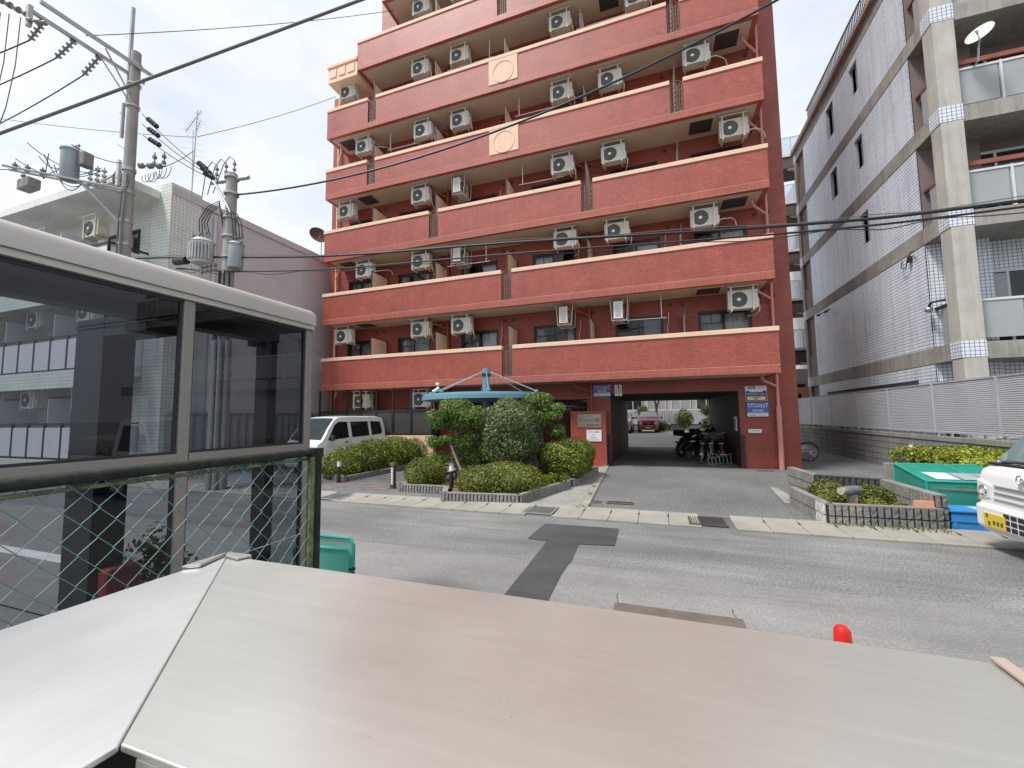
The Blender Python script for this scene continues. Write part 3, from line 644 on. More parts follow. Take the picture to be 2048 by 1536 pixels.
t = plate('notice_sign', 'narrow white plate with faint print low on the right pier', x0, x0 + .37, z0, z0 + .12, Y, m_swhite)
stripe(t, x0 + .05, x0 + .32, z0 + .055, z0 + .075, Y - .0215, m_sgrey, 'small_print')
t = thing('notice_sign', 'small white plate on the right inner wall of the underpass', 'sign', (15.655, 2.0, 1.0)); MB().box(15.64, 15.665, 1.75, 2.15, 1.15, 1.62).build('board', m_swhite, t); MB().box(15.6375, 15.639, 1.8, 2.1, 1.22, 1.55).build('small_print', m_sgrey, t)

# ================================================================ planting beds
m_soil = M('soil', (.16, .115, .065), .95, var=.3, vs=6, bump=.6, bs=40, fine=.3, fs=40)
m_edge = M('edging_concrete', (.235, .228, .215), .9, var=.2, vs=3, bump=.5, bs=90, fine=.2, fs=80)
m_edgeD = M('edging_dark', (.175, .17, .16), .9, var=.22, vs=3, bump=.5, bs=90, fine=.22, fs=80)
m_edgeW = M('edging_pale', (.52, .51, .49), .9, var=.15, vs=3, bump=.5, bs=90, fine=.18, fs=80)
m_edgeB = M('edging_black', (.06, .06, .062), .9, var=.3, vs=6, bump=.5, bs=90)
m_grout = M('edging_joint', (.035, .035, .034), .95)
def rib_mesh(w_, d_, h_, mat, sd=0):
    r = random.Random(sd); n = 5; mb = MB()
    pts = [(0, 0), (0, -d_ * .7), (w_ * .2, -d_), (w_ * .8, -d_), (w_, -d_ * .7), (w_, 0)]; vs = []; fs = []
    for i in range(n + 1):
        z = h_ * i / n
        for j, (x, y) in enumerate(pts): vs.append((x, y + (r.uniform(-.006, .006) if 0 < j < 5 else 0), z))
    m = len(pts)
    for i in range(n):
        for j in range(m - 1): fs.append((i * m + j, i * m + j + 1, (i + 1) * m + j + 1, (i + 1) * m + j))
    fs.append(tuple(n * m + j for j in range(m))); fs.append(tuple(range(m - 1, -1, -1)))
    return mb.add(vs, fs).mesh('stone_rib', mat)
def ribbed_wall(par, p0, p1, z0, tiers, th, pitch, mats, thick=.1, cap=True, core=None, first=0):
    """split-face block wall from p0 to p1; ribs on the right-hand side walking p0 -> p1 (towards the viewer)"""
    a, b = Vector((p0[0], p0[1], 0)), Vector((p1[0], p1[1], 0)); d = (b - a); Ln = d.length; d.normalize(); nrm = Vector((d.y, -d.x, 0)); ang = math.atan2(d.y, d.x)
    q = [a, b, b - nrm * thick, a - nrm * thick]
    off = Vector(par.location)
    MB().prism([(p.x, p.y) for p in q], z0, z0 + tiers * th - .012).build('wall_core', core or m_grout, par)
    if cap:
        q = [a + nrm * .012, b + nrm * .012, b - nrm * thick, a - nrm * thick]
        MB().prism([(p.x, p.y) for p in q], z0 + tiers * th - .012, z0 + tiers * th + .004).build('wall_cap', mats[0][1], par)
    n = max(1, int(round(Ln / pitch))); pt = Ln / n
    ms = [[rib_mesh(pt - .022, .03, th - .018, mt, 5 * i + j) for j in range(3)] for i, (_, mt) in enumerate(mats)]
    for r_ in range(tiers):
        for i in range(n):
            u = (i + .5) / n; mi = next((k for k, (lim, _) in enumerate(mats) if u <= lim), len(mats) - 1)
            p = a + d * (pt * i + .011)
            put(ms[mi][(i * 7 + r_ * 3) % 3], 'stone_rib', par, Vector((p.x, p.y, z0 + r_ * th + .004)) - off, (0, 0, ang))
# main bed
bed = thing('planting_bed', 'front planting bed edged with ribbed grey concrete blocks', 'planting bed', (9.6, -4, 0))
MB().poly([(7.62, -5.2, .13), (8.85, -5.2, .13), (9.15, -5.85, .13), (10.55, -5.72, .13), (11.08, -3.6, .13), (11.25, -.9, .13), (10.4, .5, .13), (7.7, -1.2, .13)]).build('soil', m_soil, bed)
for (p0, p1, z, tr) in (((7.50, -5.33), (8.72, -5.33), 0, 1), ((9.03, -6.02), (10.62, -5.85), 0, 1), ((10.64, -5.85), (11.20, -3.75), 0, 1), ((11.24, -3.6), (11.45, -.85), 0, 1)):
    ribbed_wall(bed, p0, p1, z, tr, .19, .075, [(1, m_edge)])
ribbed_wall(bed, (8.72, -5.33), (9.03, -6.02), 0, 1, .19, .075, [(1, m_edge)]); ribbed_wall(bed, (7.62, -1.3), (7.50, -5.33), 0, 1, .19, .075, [(1, m_edge)])
bed2 = thing('planting_bed', 'left planting bed with grey ribbed edging beside the white van', 'planting bed', (4.4, -2.4, 0))
MB().poly([(3.6, -3.6, .1), (5.2, -4.3, .1), (5.3, -.4, .1), (3.6, -.4, .1)]).build('soil', m_soil, bed2)
ribbed_wall(bed2, (3.85, -3.80), (5.22, -4.48), 0, 1, .15, .075, [(1, m_edge)]); ribbed_wall(bed2, (5.22, -4.48), (5.40, -.34), 0, 1, .15, .075, [(1, m_edge)])
# right planter: low front, higher back and right walls
pl = thing('stone_planter', 'angular split-stone planter beside the driveway with small clipped bushes', 'planter', (16.4, -4.8, 0))
MB().poly([(15.66, -5.85, .16), (16.95, -5.8, .16), (16.95, -4.3, .16), (16.1, -3.9, .16), (15.75, -4.3, .16)]).build('soil', m_soil, pl)
ribbed_wall(pl, (15.62, -5.95), (17.02, -5.89), 0, 2, .165, .085, [(.36, m_edge), (1, m_edgeD)])
ribbed_wall(pl, (15.52, -4.40), (15.60, -5.93), 0, 2, .165, .085, [(.75, m_edge), (1, m_edgeW)])
ribbed_wall(pl, (16.96, -4.30), (16.96, -5.82), .0, 3, .17, .085, [(1, m_edge)], thick=.14, core=m_edgeD)
ribbed_wall(pl, (16.955, -5.835), (17.105, -5.835), .0, 3, .17, .075, [(1, m_edgeD)], thick=.012)
ribbed_wall(pl, (16.07, -3.93), (16.98, -4.28), 0, 3, .17, .085, [(1, m_edgeB)], thick=.1)
ribbed_wall(pl, (15.93, -2.68), (16.06, -3.92), 0, 3, .17, .085, [(1, m_edge)], thick=.12)
MB().prism([(15.55, -2.7), (15.68, -2.7), (15.70, -4.5), (15.40, -4.5)], 0, .05).build('kerb', m_conc, pl)
MB().prism([(16.72, -5.84), (16.95, -5.84), (16.95, -5.80), (16.72, -5.80)], .18, .42).build('notice_panel', M('orange_panel', (.72, .33, .20), .6), pl)
# ================================================================ vegetation
L_az = leaf_mat('leaves_azalea', (.030, .055, .010), (.125, .180, .022), (.36, .415, .048), (.34, .28, .08))
L_box = leaf_mat('leaves_boxwood', (.036, .052, .012), (.13, .16, .028), (.31, .345, .058), (.30, .23, .08))
L_oli = leaf_mat('leaves_osmanthus', (.032, .055, .018), (.105, .150, .048), (.26, .31, .13), (.36, .39, .24))
L_pod = leaf_mat('leaves_podocarp', (.05, .09, .022), (.145, .225, .05), (.28, .39, .09))
L_gold = leaf_mat('leaves_gold_hedge', (.09, .11, .015), (.25, .29, .03), (.42, .45, .06), (.46, .44, .12))
L_far = leaf_mat('leaves_far', (.03, .055, .014), (.085, .14, .03), (.19, .27, .055))
m_bark = M('bark', (.115, .085, .06), .9, var=.3, vs=8, bump=.6, bs=50)
m_stake = M('weathered_stake', (.26, .235, .20), .9, var=.2, vs=6, bump=.3)
def foliage(name, par, blobs, n, ls, mat, seed, shell=.34, core=.70, aspect=.55):
    """leaf-sized faces spread through the outer shell of each lobe, over a solid darker green core that blocks see-through"""
    rg = np.random.default_rng(seed)
    off = np.zeros(3); p = par
    while p is not None: off += np.array(p.location); p = p.parent
    vol = np.array([b[3] * b[4] + b[4] * b[5] + b[3] * b[5] for b in blobs]); cnt = np.maximum(30, (n * vol / vol.sum())).astype(int)
    V = []; AV = []; cores = MB()
    for bi, (b, c) in enumerate(zip(blobs, cnt)):
        cx, cy, cz, rx, ry, rz = b[:6]; pw = b[6] if len(b) > 6 else 1.0; zmin = b[7] if len(b) > 7 else -1.0
        d = rg.normal(size=(c * 2, 3)); d /= np.linalg.norm(d, axis=1)[:, None]
        d = d[d[:, 2] > zmin][:c]; c = len(d)
        if pw != 1.0: d = np.sign(d) * np.abs(d) ** pw; d /= (np.abs(d) ** (2 / pw)).sum(1)[:, None] ** (pw / 2)
        # low-frequency bumps so the outline is uneven
        ph = rg.uniform(0, 6.28, (5, 3)); fr = rg.uniform(2, 6, (5, 3))
        bump = sum(np.sin((d * fr[i] + ph[i]).sum(1)) for i in range(5)) * .022
        rad = 1 + bump * 1.5 - shell * rg.beta(1.0, 2.6, c) + .11 * (rg.random(c) ** 6)
        P = d * rad[:, None] * np.array([rx, ry, rz]) + np.array([cx, cy, cz])
        nr = d / np.array([rx, ry, rz]); nr /= np.linalg.norm(nr, axis=1)[:, None]
        nr = nr + rg.normal(scale=.55, size=(c, 3)); nr /= np.linalg.norm(nr, axis=1)[:, None]
        a = np.cross(nr, rg.normal(size=(c, 3))); a /= np.linalg.norm(a, axis=1)[:, None] + 1e-9; bb = np.cross(nr, a)
        l = ls * rg.uniform(.6, 1.35, c)[:, None]
        q = np.stack([P - a * l * .5, P + bb * l * aspect * .5 + nr * l * .08, P + a * l * .5, P - bb * l * aspect * .5 + nr * l * .08], 1)
        cl = sum(np.sin((P * f).sum(1) + i) for i, f in enumerate(rg.uniform(-9, 9, (4, 3)))) * .07
        V.append(q.reshape(-1, 3)); AV.append(np.clip(rg.beta(1.5, 1.6, c) + cl, 0, 1))
        cores.ball((cx, cy, cz), rx * core, ry * core, rz * core, 14, 9, pw, max(zmin, -1))
    V = np.concatenate(V) - off; AV = np.concatenate(AV); nl = len(AV)
    cv = np.array(cores.v) - off; nv = len(V)
    me = bpy.data.meshes.new(name)
    faces = np.arange(nv).reshape(-1, 4)
    cf = np.array(cores.f) + nv
    allf = np.concatenate([faces, cf]); allv = np.concatenate([V, cv])
    me.vertices.add(len(allv)); me.vertices.foreach_set('co', allv.ravel())
    me.loops.add(allf.size); me.loops.foreach_set('vertex_index', allf.ravel())
    me.polygons.add(len(allf)); me.polygons.foreach_set('loop_start', np.arange(0, allf.size, 4))
    me.update(calc_edges=True); me.validate()
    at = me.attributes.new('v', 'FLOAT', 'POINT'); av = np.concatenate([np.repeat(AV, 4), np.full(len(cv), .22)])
    if len(me.vertices) == len(av): at.data.foreach_set('value', av.astype(np.float32))
    me.materials.append(mat)
    o = bpy.data.objects.new(name, me); COL.objects.link(o)
    if par is not None: o.parent = par
    return o
def shrub(name, label, blobs, n, ls, mat, seed, cat='shrub', group=None, stems=True, **k):
    c = np.mean([b[:2] for b in blobs], 0); zb = min(b[2] - b[5] for b in blobs)
    t = thing(name, label, cat, (float(c[0]), float(c[1]), max(0.0, float(zb))), 0, group)
    foliage('crown', t, blobs, n, ls, mat, seed, **k)
    if stems:
        for i, b in enumerate(blobs[:4]): MB().tube([(b[0], b[1], max(0, zb - .05)), (b[0] + .03, b[1], b[2]), (b[0] + .08, b[1] + .03, b[2] + b[5] * .5)], [.025, .02, .01], 6).build('stem', m_bark, t)
    return t
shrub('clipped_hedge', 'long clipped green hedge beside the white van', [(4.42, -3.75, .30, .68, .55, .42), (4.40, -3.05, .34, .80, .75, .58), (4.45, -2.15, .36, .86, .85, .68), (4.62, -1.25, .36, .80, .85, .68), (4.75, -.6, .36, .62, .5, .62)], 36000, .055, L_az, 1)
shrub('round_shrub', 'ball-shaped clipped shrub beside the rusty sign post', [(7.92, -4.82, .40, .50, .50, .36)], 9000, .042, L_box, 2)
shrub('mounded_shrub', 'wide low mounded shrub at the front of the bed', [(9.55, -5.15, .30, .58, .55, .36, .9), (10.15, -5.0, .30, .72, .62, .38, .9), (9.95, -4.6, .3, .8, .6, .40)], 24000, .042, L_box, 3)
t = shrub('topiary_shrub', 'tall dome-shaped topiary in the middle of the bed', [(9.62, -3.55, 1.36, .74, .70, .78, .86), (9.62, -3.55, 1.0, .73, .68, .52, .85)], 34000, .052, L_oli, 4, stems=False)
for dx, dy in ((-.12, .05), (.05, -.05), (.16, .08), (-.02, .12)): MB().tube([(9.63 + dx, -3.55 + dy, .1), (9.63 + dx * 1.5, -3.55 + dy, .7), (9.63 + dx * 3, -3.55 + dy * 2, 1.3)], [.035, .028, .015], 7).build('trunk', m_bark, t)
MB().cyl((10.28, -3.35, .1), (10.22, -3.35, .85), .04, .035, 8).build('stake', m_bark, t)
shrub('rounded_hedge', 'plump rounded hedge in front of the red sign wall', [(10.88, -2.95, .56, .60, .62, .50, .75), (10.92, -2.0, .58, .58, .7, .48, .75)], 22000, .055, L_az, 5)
def pad_tree(name, label, base, pads, trunk, mat, n, ls, seed, stake=None):
    t = thing(name, label, 'tree', base)
    rg = random.Random(seed); sub_ = []
    for p in pads:
        for q in range(8):
            a = rg.uniform(0, 6.28); rr = rg.uniform(.1, .66); f = rg.uniform(.45, .68); sub_.append((p[0] + p[3] * rr * math.cos(a), p[1] + p[4] * rr * math.sin(a), p[2] + p[5] * rg.uniform(-.35, .55), p[3] * f, p[4] * f, p[5] * f * 1.25))
    foliage('crown', t, sub_, n, ls, mat, seed, shell=.6, core=.45)
    MB().tube(trunk, [.085 - .06 * i / (len(trunk) - 1) for i in range(len(trunk))], 8).build('trunk', m_bark, t, smooth=True)
    for p in pads:
        q = min(trunk, key=lambda a: (Vector(a) - Vector(p[:3])).length + max(0, a[2] - p[2]) * 2)
        mid = (Vector(q) + Vector(p[:3])) / 2 + Vector((0, 0, -.06))
        MB().tube([q, mid, p[:3]], [.03, .022, .01], 6).build('branch', m_bark, t)
    if stake: MB().cyl(stake[0], stake[1], .035, .03, 8).build('stake', m_stake, t)
    return t
pad_tree('cloud_pruned_tree', 'cloud-pruned garden tree with leaning stake left of the dome topiary', (8.34, -4.00, 0.10),
         [(8.22, -4.00, 1.91, .52, .46, .28), (7.86, -4.05, 1.63, .36, .36, .22), (8.77, -3.95, 1.61, .44, .42, .32), (8.27, -3.90, 1.59, .50, .45, .28), (7.92, -4.20, 1.09, .38, .34, .17), (7.84, -4.30, 0.67, .34, .32, .16), (8.47, -3.90, 1.10, .4, .36, .28)],
         [(8.34, -4.00, 0.05), (8.38, -4.00, 0.45), (8.27, -3.98, 0.85), (8.32, -3.95, 1.25), (8.22, -4.00, 1.70), (8.22, -4.00, 1.95)], L_pod, 24000, .052, 6, ((8.70, -4.25, 0.12), (8.17, -4.10, 1.10)))
shrub('dark_shrub', 'dark green shrub behind the cloud-pruned tree', [(8.35, -2.3, .62, .55, .5, .52), (7.7, -2.0, .55, .5, .45, .42)], 9000, .055, L_far, 7)
pad_tree('small_tree', 'bright green small tree behind the dome topiary near the entrance', (10.23, -2.70, 0.10),
         [(10.10, -2.70, 2.09, .50, .42, .25), (10.50, -2.65, 1.77, .36, .36, .24), (10.63, -2.60, 1.27, .28, .28, .18), (9.98, -2.60, 1.57, .4, .4, .3)], [(10.23, -2.70, 0.05), (10.26, -2.70, 0.77), (10.18, -2.68, 1.47), (10.12, -2.70, 2.07)], L_pod, 15000, .06, 8)
bs = [(16.05, -4.52, .28, .27, .26, .22), (15.93, -5.0, .24, .18, .18, .16), (16.33, -4.85, .26, .19, .19, .19), (16.62, -4.85, .27, .28, .26, .22), (16.42, -5.40, .22, .19, .17, .13), (16.72, -5.45, .2, .13, .12, .1)]
lb = ['small clipped bush at the back left of the stone planter', 'small clipped bush at the front left of the stone planter', 'small clipped bush behind the planter lamp', 'largest clipped bush right of the planter lamp', 'low clipped bush in front of the planter lamp', 'smallest clipped bush beside the orange panel in the planter']
for i, b in enumerate(bs): shrub('small_bush', lb[i], [b], 3200, .036, L_box, 20 + i, 'bush', 'clipped bushes in the stone planter')
hb = thing('hedge_box', 'concrete planter box in front of the block wall holding the golden hedge', 'planter', (19.1, -2.7, 0))
MB().box(18.30, 18.42, -4.5, -1.1, 0, .50).box(18.42, 19.93, -1.22, -1.1, 0, .50).box(18.42, 19.93, -4.5, -4.38, 0, .5).build('box_wall', m_conc, hb)
MB().box(18.42, 19.93, -4.38, -1.22, .2, .44).build('soil', m_soil, hb)
shrub('golden_hedge', 'flat-topped golden green hedge along the block wall', [(18.95, -1.95, .66, .68, .72, .28, .55), (18.95, -2.9, .66, .70, .8, .28, .55), (18.95, -3.8, .66, .70, .7, .28, .55), (19.5, -2.6, .7, .42, 1.4, .26, .6)], 26000, .06, L_gold, 9)
# low leafy plants and weeds
def blades(name, label, pts, h, n, mat, seed, cat='plant'):
    rg = random.Random(seed); t = thing(name, label, cat, (pts[0][0], pts[0][1], 0)); mb = MB(); vals = []
    for (x, y, z, r_) in pts:
        for i in range(n):
            a = rg.uniform(0, 6.28); rr = r_ * math.sqrt(rg.random()); bx, by = x + rr * math.cos(a), y + rr * math.sin(a)
            q = rg.uniform(0, 6.28); ln = h * rg.uniform(.6, 1.2); dx, dy = math.cos(q), math.sin(q); w_ = .003
            mb.add([(bx - dy * w_, by + dx * w_, z), (bx + dy * w_, by - dx * w_, z), (bx + dx * ln * .3 + dy * w_, by + dy * ln * .3 - dx * w_, z + ln * .8), (bx + dx * ln * .7, by + dy * ln * .7, z + ln * .75)], [(0, 1, 2), (0, 2, 3)])
            vals += [rg.random()] * 4
    o = mb.build('blades', mat, t)
    at = o.data.attributes.new('v', 'FLOAT', 'POINT'); at.data.foreach_set('value', vals)
blades('leafy_plant', 'arching strap-leaved plant at the corner of the front bed', [(11.0, -4.15, .15, .14), (10.9, -3.95, .15, .12), (10.8, -4.3, .15, .12)], .24, 40, L_az, 31)
blades('weed_tuft', 'weeds growing along the foot of the stone planter', [(15.7 + .14 * i, -6.0 - .02 * (i % 2), .03, .06) for i in range(10)], .045, 14, L_az, 32)
blades('weed_tuft', 'weeds at the street end of the driveway kerb', [(11.85, -5.9, .03, .1), (11.98, -5.75, .03, .06), (11.80, -4.6, .03, .05), (11.74, -3.6, .03, .05)], .05, 18, L_az, 33)
blades('dry_grass', 'dry grass between the ball shrub and the mounded shrub', [(8.55 + .12 * i, -4.9 + .1 * (i % 3), .13, .12) for i in range(5)], .08, 40, leaf_mat('dry_grass', (.2, .14, .05), (.33, .24, .09), (.42, .33, .14)), 34)
# ---------------------------------------------------------------- bollard lights and posts
m_lamp = M('lamp_opal', (.78, .78, .76), .4, var=.03)
def bollard(x, y, h, label, z0=0.0):
    t = thing('bollard_light', label, 'bollard light', (x, y, z0), 0, 'bollard lights')
    MB().lathe([(.05, 0), (.05, h - .14)], (x, y, z0), 16).build('post', m_black, t, smooth=True)
    MB().lathe([(.047, h - .14), (.047, h - .01)], (x, y, z0), 16).build('opal_shade', m_lamp, t, smooth=True)
    MB().lathe([(.054, h - .01), (.054, h), (0, h + .005)], (x, y, z0), 16).build('cap', m_galv, t, smooth=True); MB().lathe([(.08, 0), (.08, .02), (.05, .03)], (x, y, z0), 16).build('foot', m_black, t)
bollard(5.16, -4.62, .58, 'black bollard light with white top in front of the long hedge'); bollard(8.77, -5.12, .62, 'black bollard light with white top between the ball shrub and mounded shrub', .02)
bollard(18.65, -1.6, .98, 'bollard light whose white top pokes out of the golden hedge'); bollard(14.0, 20.0, .62, 'far bollard light beyond the underpass beside the tree', .45); bollard(11.0, 19.2, .62, 'far bollard light beyond the underpass left of the red car', .45)
t = thing('sign_post', 'rusty post with white vertical lettering on the walkway', 'sign post', (7.12, -4.98, 0))
MB().box(7.07, 7.17, -5.03, -4.93, .01, .62).build('post', m_rust, t, bevel=.008); MB().box(7.06, 7.18, -5.04, -4.92, .56, .63).build('cap', m_iron, t); MB().box(6.98, 7.26, -5.08, -4.88, 0, .02).build('base_plate', m_rust, t)
for i in range(7): MB().box(7.095, 7.145, -5.033, -5.0305, .12 + .058 * i, .165 + .058 * i).build('lettering', m_swhite, t)
# lamp head on a stub in the stone planter
m_pat = M('patina_metal', (.17, .20, .21), .5, metal=.3, var=.3, vs=8)
t = thing('spot_lamp', 'weathered cylindrical lamp on a short post in the stone planter', 'lamp', (16.05, -5.75, .16))
MB().box(16.0, 16.1, -5.68, -5.58, .1, .44).build('post', m_conc, t); MB().box(16.045, 16.095, -5.684, -5.6805, .14, .36).build('orange_tag', M('orange_paint', (.55, .17, .06), .6), t)
MB().tube([(15.88, -5.74, .50), (15.96, -5.69, .50), (16.14, -5.58, .50), (16.19, -5.55, .50)], [.055, .075, .072, .05], 16).build('lamp_head', m_pat, t, smooth=True)
MB().tube([(15.86, -5.755, .50), (15.885, -5.738, .50)], .058, 16).build('lamp_glass', M('lamp_lens', (.42, .38, .30), .4), t); MB().box(16.03, 16.07, -5.65, -5.61, .42, .47).build('bracket', m_pat, t)
# ================================================================ vehicles
m_tyre = M('tyre_rubber', (.02, .02, .02), .8, var=.1); m_rim = M('rim_silver', (.45, .46, .47), .35, metal=.7, var=.05)
m_cglass = M('car_glass', (.012, .013, .015), .05, var=.1); m_cglass2 = M('car_windscreen', (.16, .22, .25), .04, var=.1, coat=.6)  # windscreen base is pale blue: sky reflection put into the colour
m_vwhite = M('car_white', (.78, .79, .79), .28, var=.02, coat=.5); m_vred = M('car_red', (.30, .018, .022), .3, var=.03, coat=.6); m_vsil = M('car_silver', (.55, .56, .58), .3, metal=.4, var=.03, coat=.5)
m_trim = M('car_black_trim', (.025, .025, .027), .55); m_head = M('headlamp', (.75, .77, .78), .15, var=.02, coat=.8); m_plateY = M('plate_yellow', (.72, .50, .05), .45); m_amber = M('lamp_amber', (.75, .30, .05), .3); m_tail = M('lamp_red', (.5, .02, .02), .25)
m_chrome = M('chrome', (.62, .62, .62), .18, metal=.9, var=.02); m_cseat = M('car_interior', (.05, .05, .055), .8)
def interp(tab, v):
    if v <= tab[0][0]: return tab[0][1]
    for (a, b), (c, d) in zip(tab, tab[1:]):
        if v <= c: return b + (d - b) * (v - a) / (c - a)
    return tab[-1][1]
class Car:
    """x across, y from the nose (0) to the tail, z up"""
    def __init__(s, name, label, cat, loc, rotz, top, hw, plan, paint, zb=.2, axles=(.55, 2.85), wr=.28):
        s.t = thing(name, label, cat, loc, rotz); s.top, s.hw, s.plan = top, hw, plan
        ys = sorted({*np.linspace(top[0][0], top[-1][0], 46).tolist(), *[a for a, _ in top]}); fr = [0, .12, .25, .38, .5, .62, .74, .85, .93, .98, 1.0]
        rings = []
        for y in ys:
            zt = interp(top, y); k = interp(plan, y); sec = []
            for f in fr: z = zb + (zt - zb) * f; sec.append((interp(hw, z) * k, z))
            w_ = sec[-1][0]; sec += [(w_ * .985 - .02, zt + .012), (w_ * .7, zt + .03), (w_ * .35, zt + .037)]
            rings.append([(x, y, z) for x, z in sec] + [(0, y, zt + .04)] + [(-x, y, z) for x, z in reversed(sec)])
        n = len(rings[0]); vs = [p for r_ in rings for p in r_]; fs = []
        for i in range(len(rings) - 1):
            for j in range(n - 1): fs.append((i * n + j, i * n + j + 1, (i + 1) * n + j + 1, (i + 1) * n + j))
            fs.append((i * n + n - 1, i * n, (i + 1) * n, (i + 1) * n + n - 1))
        fs.append(tuple(range(n))); fs.append(tuple((len(rings) - 1) * n + j for j in range(n - 1, -1, -1)))
        s.body = MB().add(vs, fs).build('body', paint, s.t, smooth=True, world=False)
        for sd in (-1, 1):
            for y in axles:
                x = sd * (interp(hw, .4) - .085)
                wq = MB().lathe([(.0, -.07), (wr * .62, -.075), (wr * .66, -.085), (wr * .95, -.085), (wr, -.06), (wr, .06), (wr * .95, .085), (wr * .66, .085), (wr * .62, .075), (0, .07)], (x, y, wr), 28, 'x').build('wheel', m_tyre, s.t, smooth=True, world=False)
                MB().lathe([(0, .0), (wr * .2, .012), (wr * .58, .002), (wr * .62, -.01)] if sd > 0 else [(0, 0), (wr * .2, -.012), (wr * .58, -.002), (wr * .62, .01)], (x + sd * .088, y, wr), 20, 'x').build('rim', m_rim, wq, smooth=True, world=False)
                ax = sd * (interp(hw, .45) * interp(plan, y) + .002)
                pts = [(wr * 1.18 * math.cos(a), wr * 1.18 * math.sin(a)) for a in np.linspace(-.35, math.pi + .35, 20)]
                MB().prism([(y + p, max(zb - .02, wr + q)) for p, q in pts], ax - .004, ax + .004, axis='x').build('wheel_arch', m_trim, s.t, world=False)
    def side(s, sd, poly, mat, name, off=.007, par=None):
        pts = []
        n = len(poly)
        for i in range(n):
            (a, b), (c, d) = poly[i], poly[(i + 1) % n]
            for q in range(4): pts.append((a + (c - a) * q / 4, b + (d - b) * q / 4))
        vs = [(sd * (interp(s.hw, z) * interp(s.plan, y) + off), y, z) for y, z in pts]
        cy, cz = sum(p[0] for p in pts) / len(pts), sum(p[1] for p in pts) / len(pts)
        vs.append((sd * (interp(s.hw, cz) * interp(s.plan, cy) + off), cy, cz)); m_ = len(pts)
        return MB().add(vs, [(i, (i + 1) % m_, m_) for i in range(m_)]).build(name, mat, par or s.t, smooth=True, world=False)
    def box(s, name, mat, x0, x1, y0, y1, z0, z1, bevel=.01, par=None): return MB().box(x0, x1, y0, y1, z0, z1).build(name, mat, par or s.t, bevel=bevel, world=False)
    def screen(s, y0, y1, mat, name='windscreen', fr=.90, off=.012):
        vs = []; N_, K = 14, 10
        for j in range(K + 1):
            y = y0 + (y1 - y0) * j / K; zt = interp(s.top, y); w_ = interp(s.hw, zt) * interp(s.plan, y)
            for i in range(N_ + 1):
                u = -1 + 2 * i / N_; a = abs(u) * fr; bulge = .04 - .003 * a / .35 if a < .35 else (.037 - .007 * (a - .35) / .35 if a < .7 else .03 - .018 * (a - .7) / .285)
                vs.append((u * fr * w_, y - off * .7, zt + bulge + off))
        fs = [(j * (N_ + 1) + i, j * (N_ + 1) + i + 1, (j + 1) * (N_ + 1) + i + 1, (j + 1) * (N_ + 1) + i) for j in range(K) for i in range(N_)]
        return MB().add(vs, fs).build(name, mat, s.t, smooth=True, world=False)
# --- white kei van, nose to the street
v = Car('parked_van', 'white boxy minivan parked behind the long hedge', 'van', (2.55, -3.38, 0), 0,
        [(0, .82), (.03, .92), (.14, 1.0), (.42, 1.35), (.72, 1.64), (.92, 1.735), (1.4, 1.765), (3.0, 1.755), (3.28, 1.70), (3.36, 1.4), (3.39, .55)],
        [(.15, .69), (.5, .735), (.95, .735), (1.05, .725), (1.66, .60), (1.8, .57)], [(0, .86), (.1, .94), (.3, .99), (3.1, 1.0), (3.3, .98), (3.39, .94)], m_vwhite)
v.screen(.15, .80, M('van_windscreen', (.035, .05, .055), .04, var=.2, coat=.5))
for sd in (-1, 1):
    d_ = v.side(sd, [(.36, 1.02), (1.32, 1.07), (1.32, 1.60), (.92, 1.60), (.72, 1.50)], m_cglass, 'front_window'); v.side(sd, [(1.48, 1.07), (2.38, 1.09), (2.38, 1.60), (1.48, 1.60)], m_cglass, 'rear_window'); v.side(sd, [(2.52, 1.10), (3.05, 1.12), (3.14, 1.2), (3.08, 1.58), (2.52, 1.60)], m_cglass, 'quarter_window')
    x = sd * .735; v.box('door_handle', m_trim, x - .004, x + .016 if sd > 0 else x - .016, 1.12, 1.26, .90, .94) if sd > 0 else v.box('door_handle', m_trim, x - .016, x + .004, 1.12, 1.26, .90, .94)
    v.box('mirror', m_trim, x + (.02 if sd > 0 else -.16), x + (.16 if sd > 0 else -.02), .42, .50, 1.0, 1.18, .03); v.box('headlight', m_head, sd * .38, sd * .66, -.012, .10, .60, .80, .03)
    for y0_ in (1.39, 2.44): v.side(sd, [(y0_, .3), (y0_ + .012, .3), (y0_ + .012, 1.62), (y0_, 1.62)], m_trim, 'door_seam', .002)
    v.side(sd, [(.3, .80), (3.1, .84), (3.1, .855), (.3, .815)], M('seam_grey', (.5, .5, .5), .5) if sd < 0 else bpy.data.materials['seam_grey'], 'crease', .002)
v.box('front_bumper', m_vwhite, -.66, .66, -.045, .1, .24, .52, .04); v.box('grille', m_trim, -.34, .34, -.02, .05, .62, .68); v.box('number_plate', m_plateY, -.165, .165, -.055, -.045, .36, .525, .003); v.box('wiper', m_trim, -.4, .1, .10, .12, 1.03, 1.05, 0)
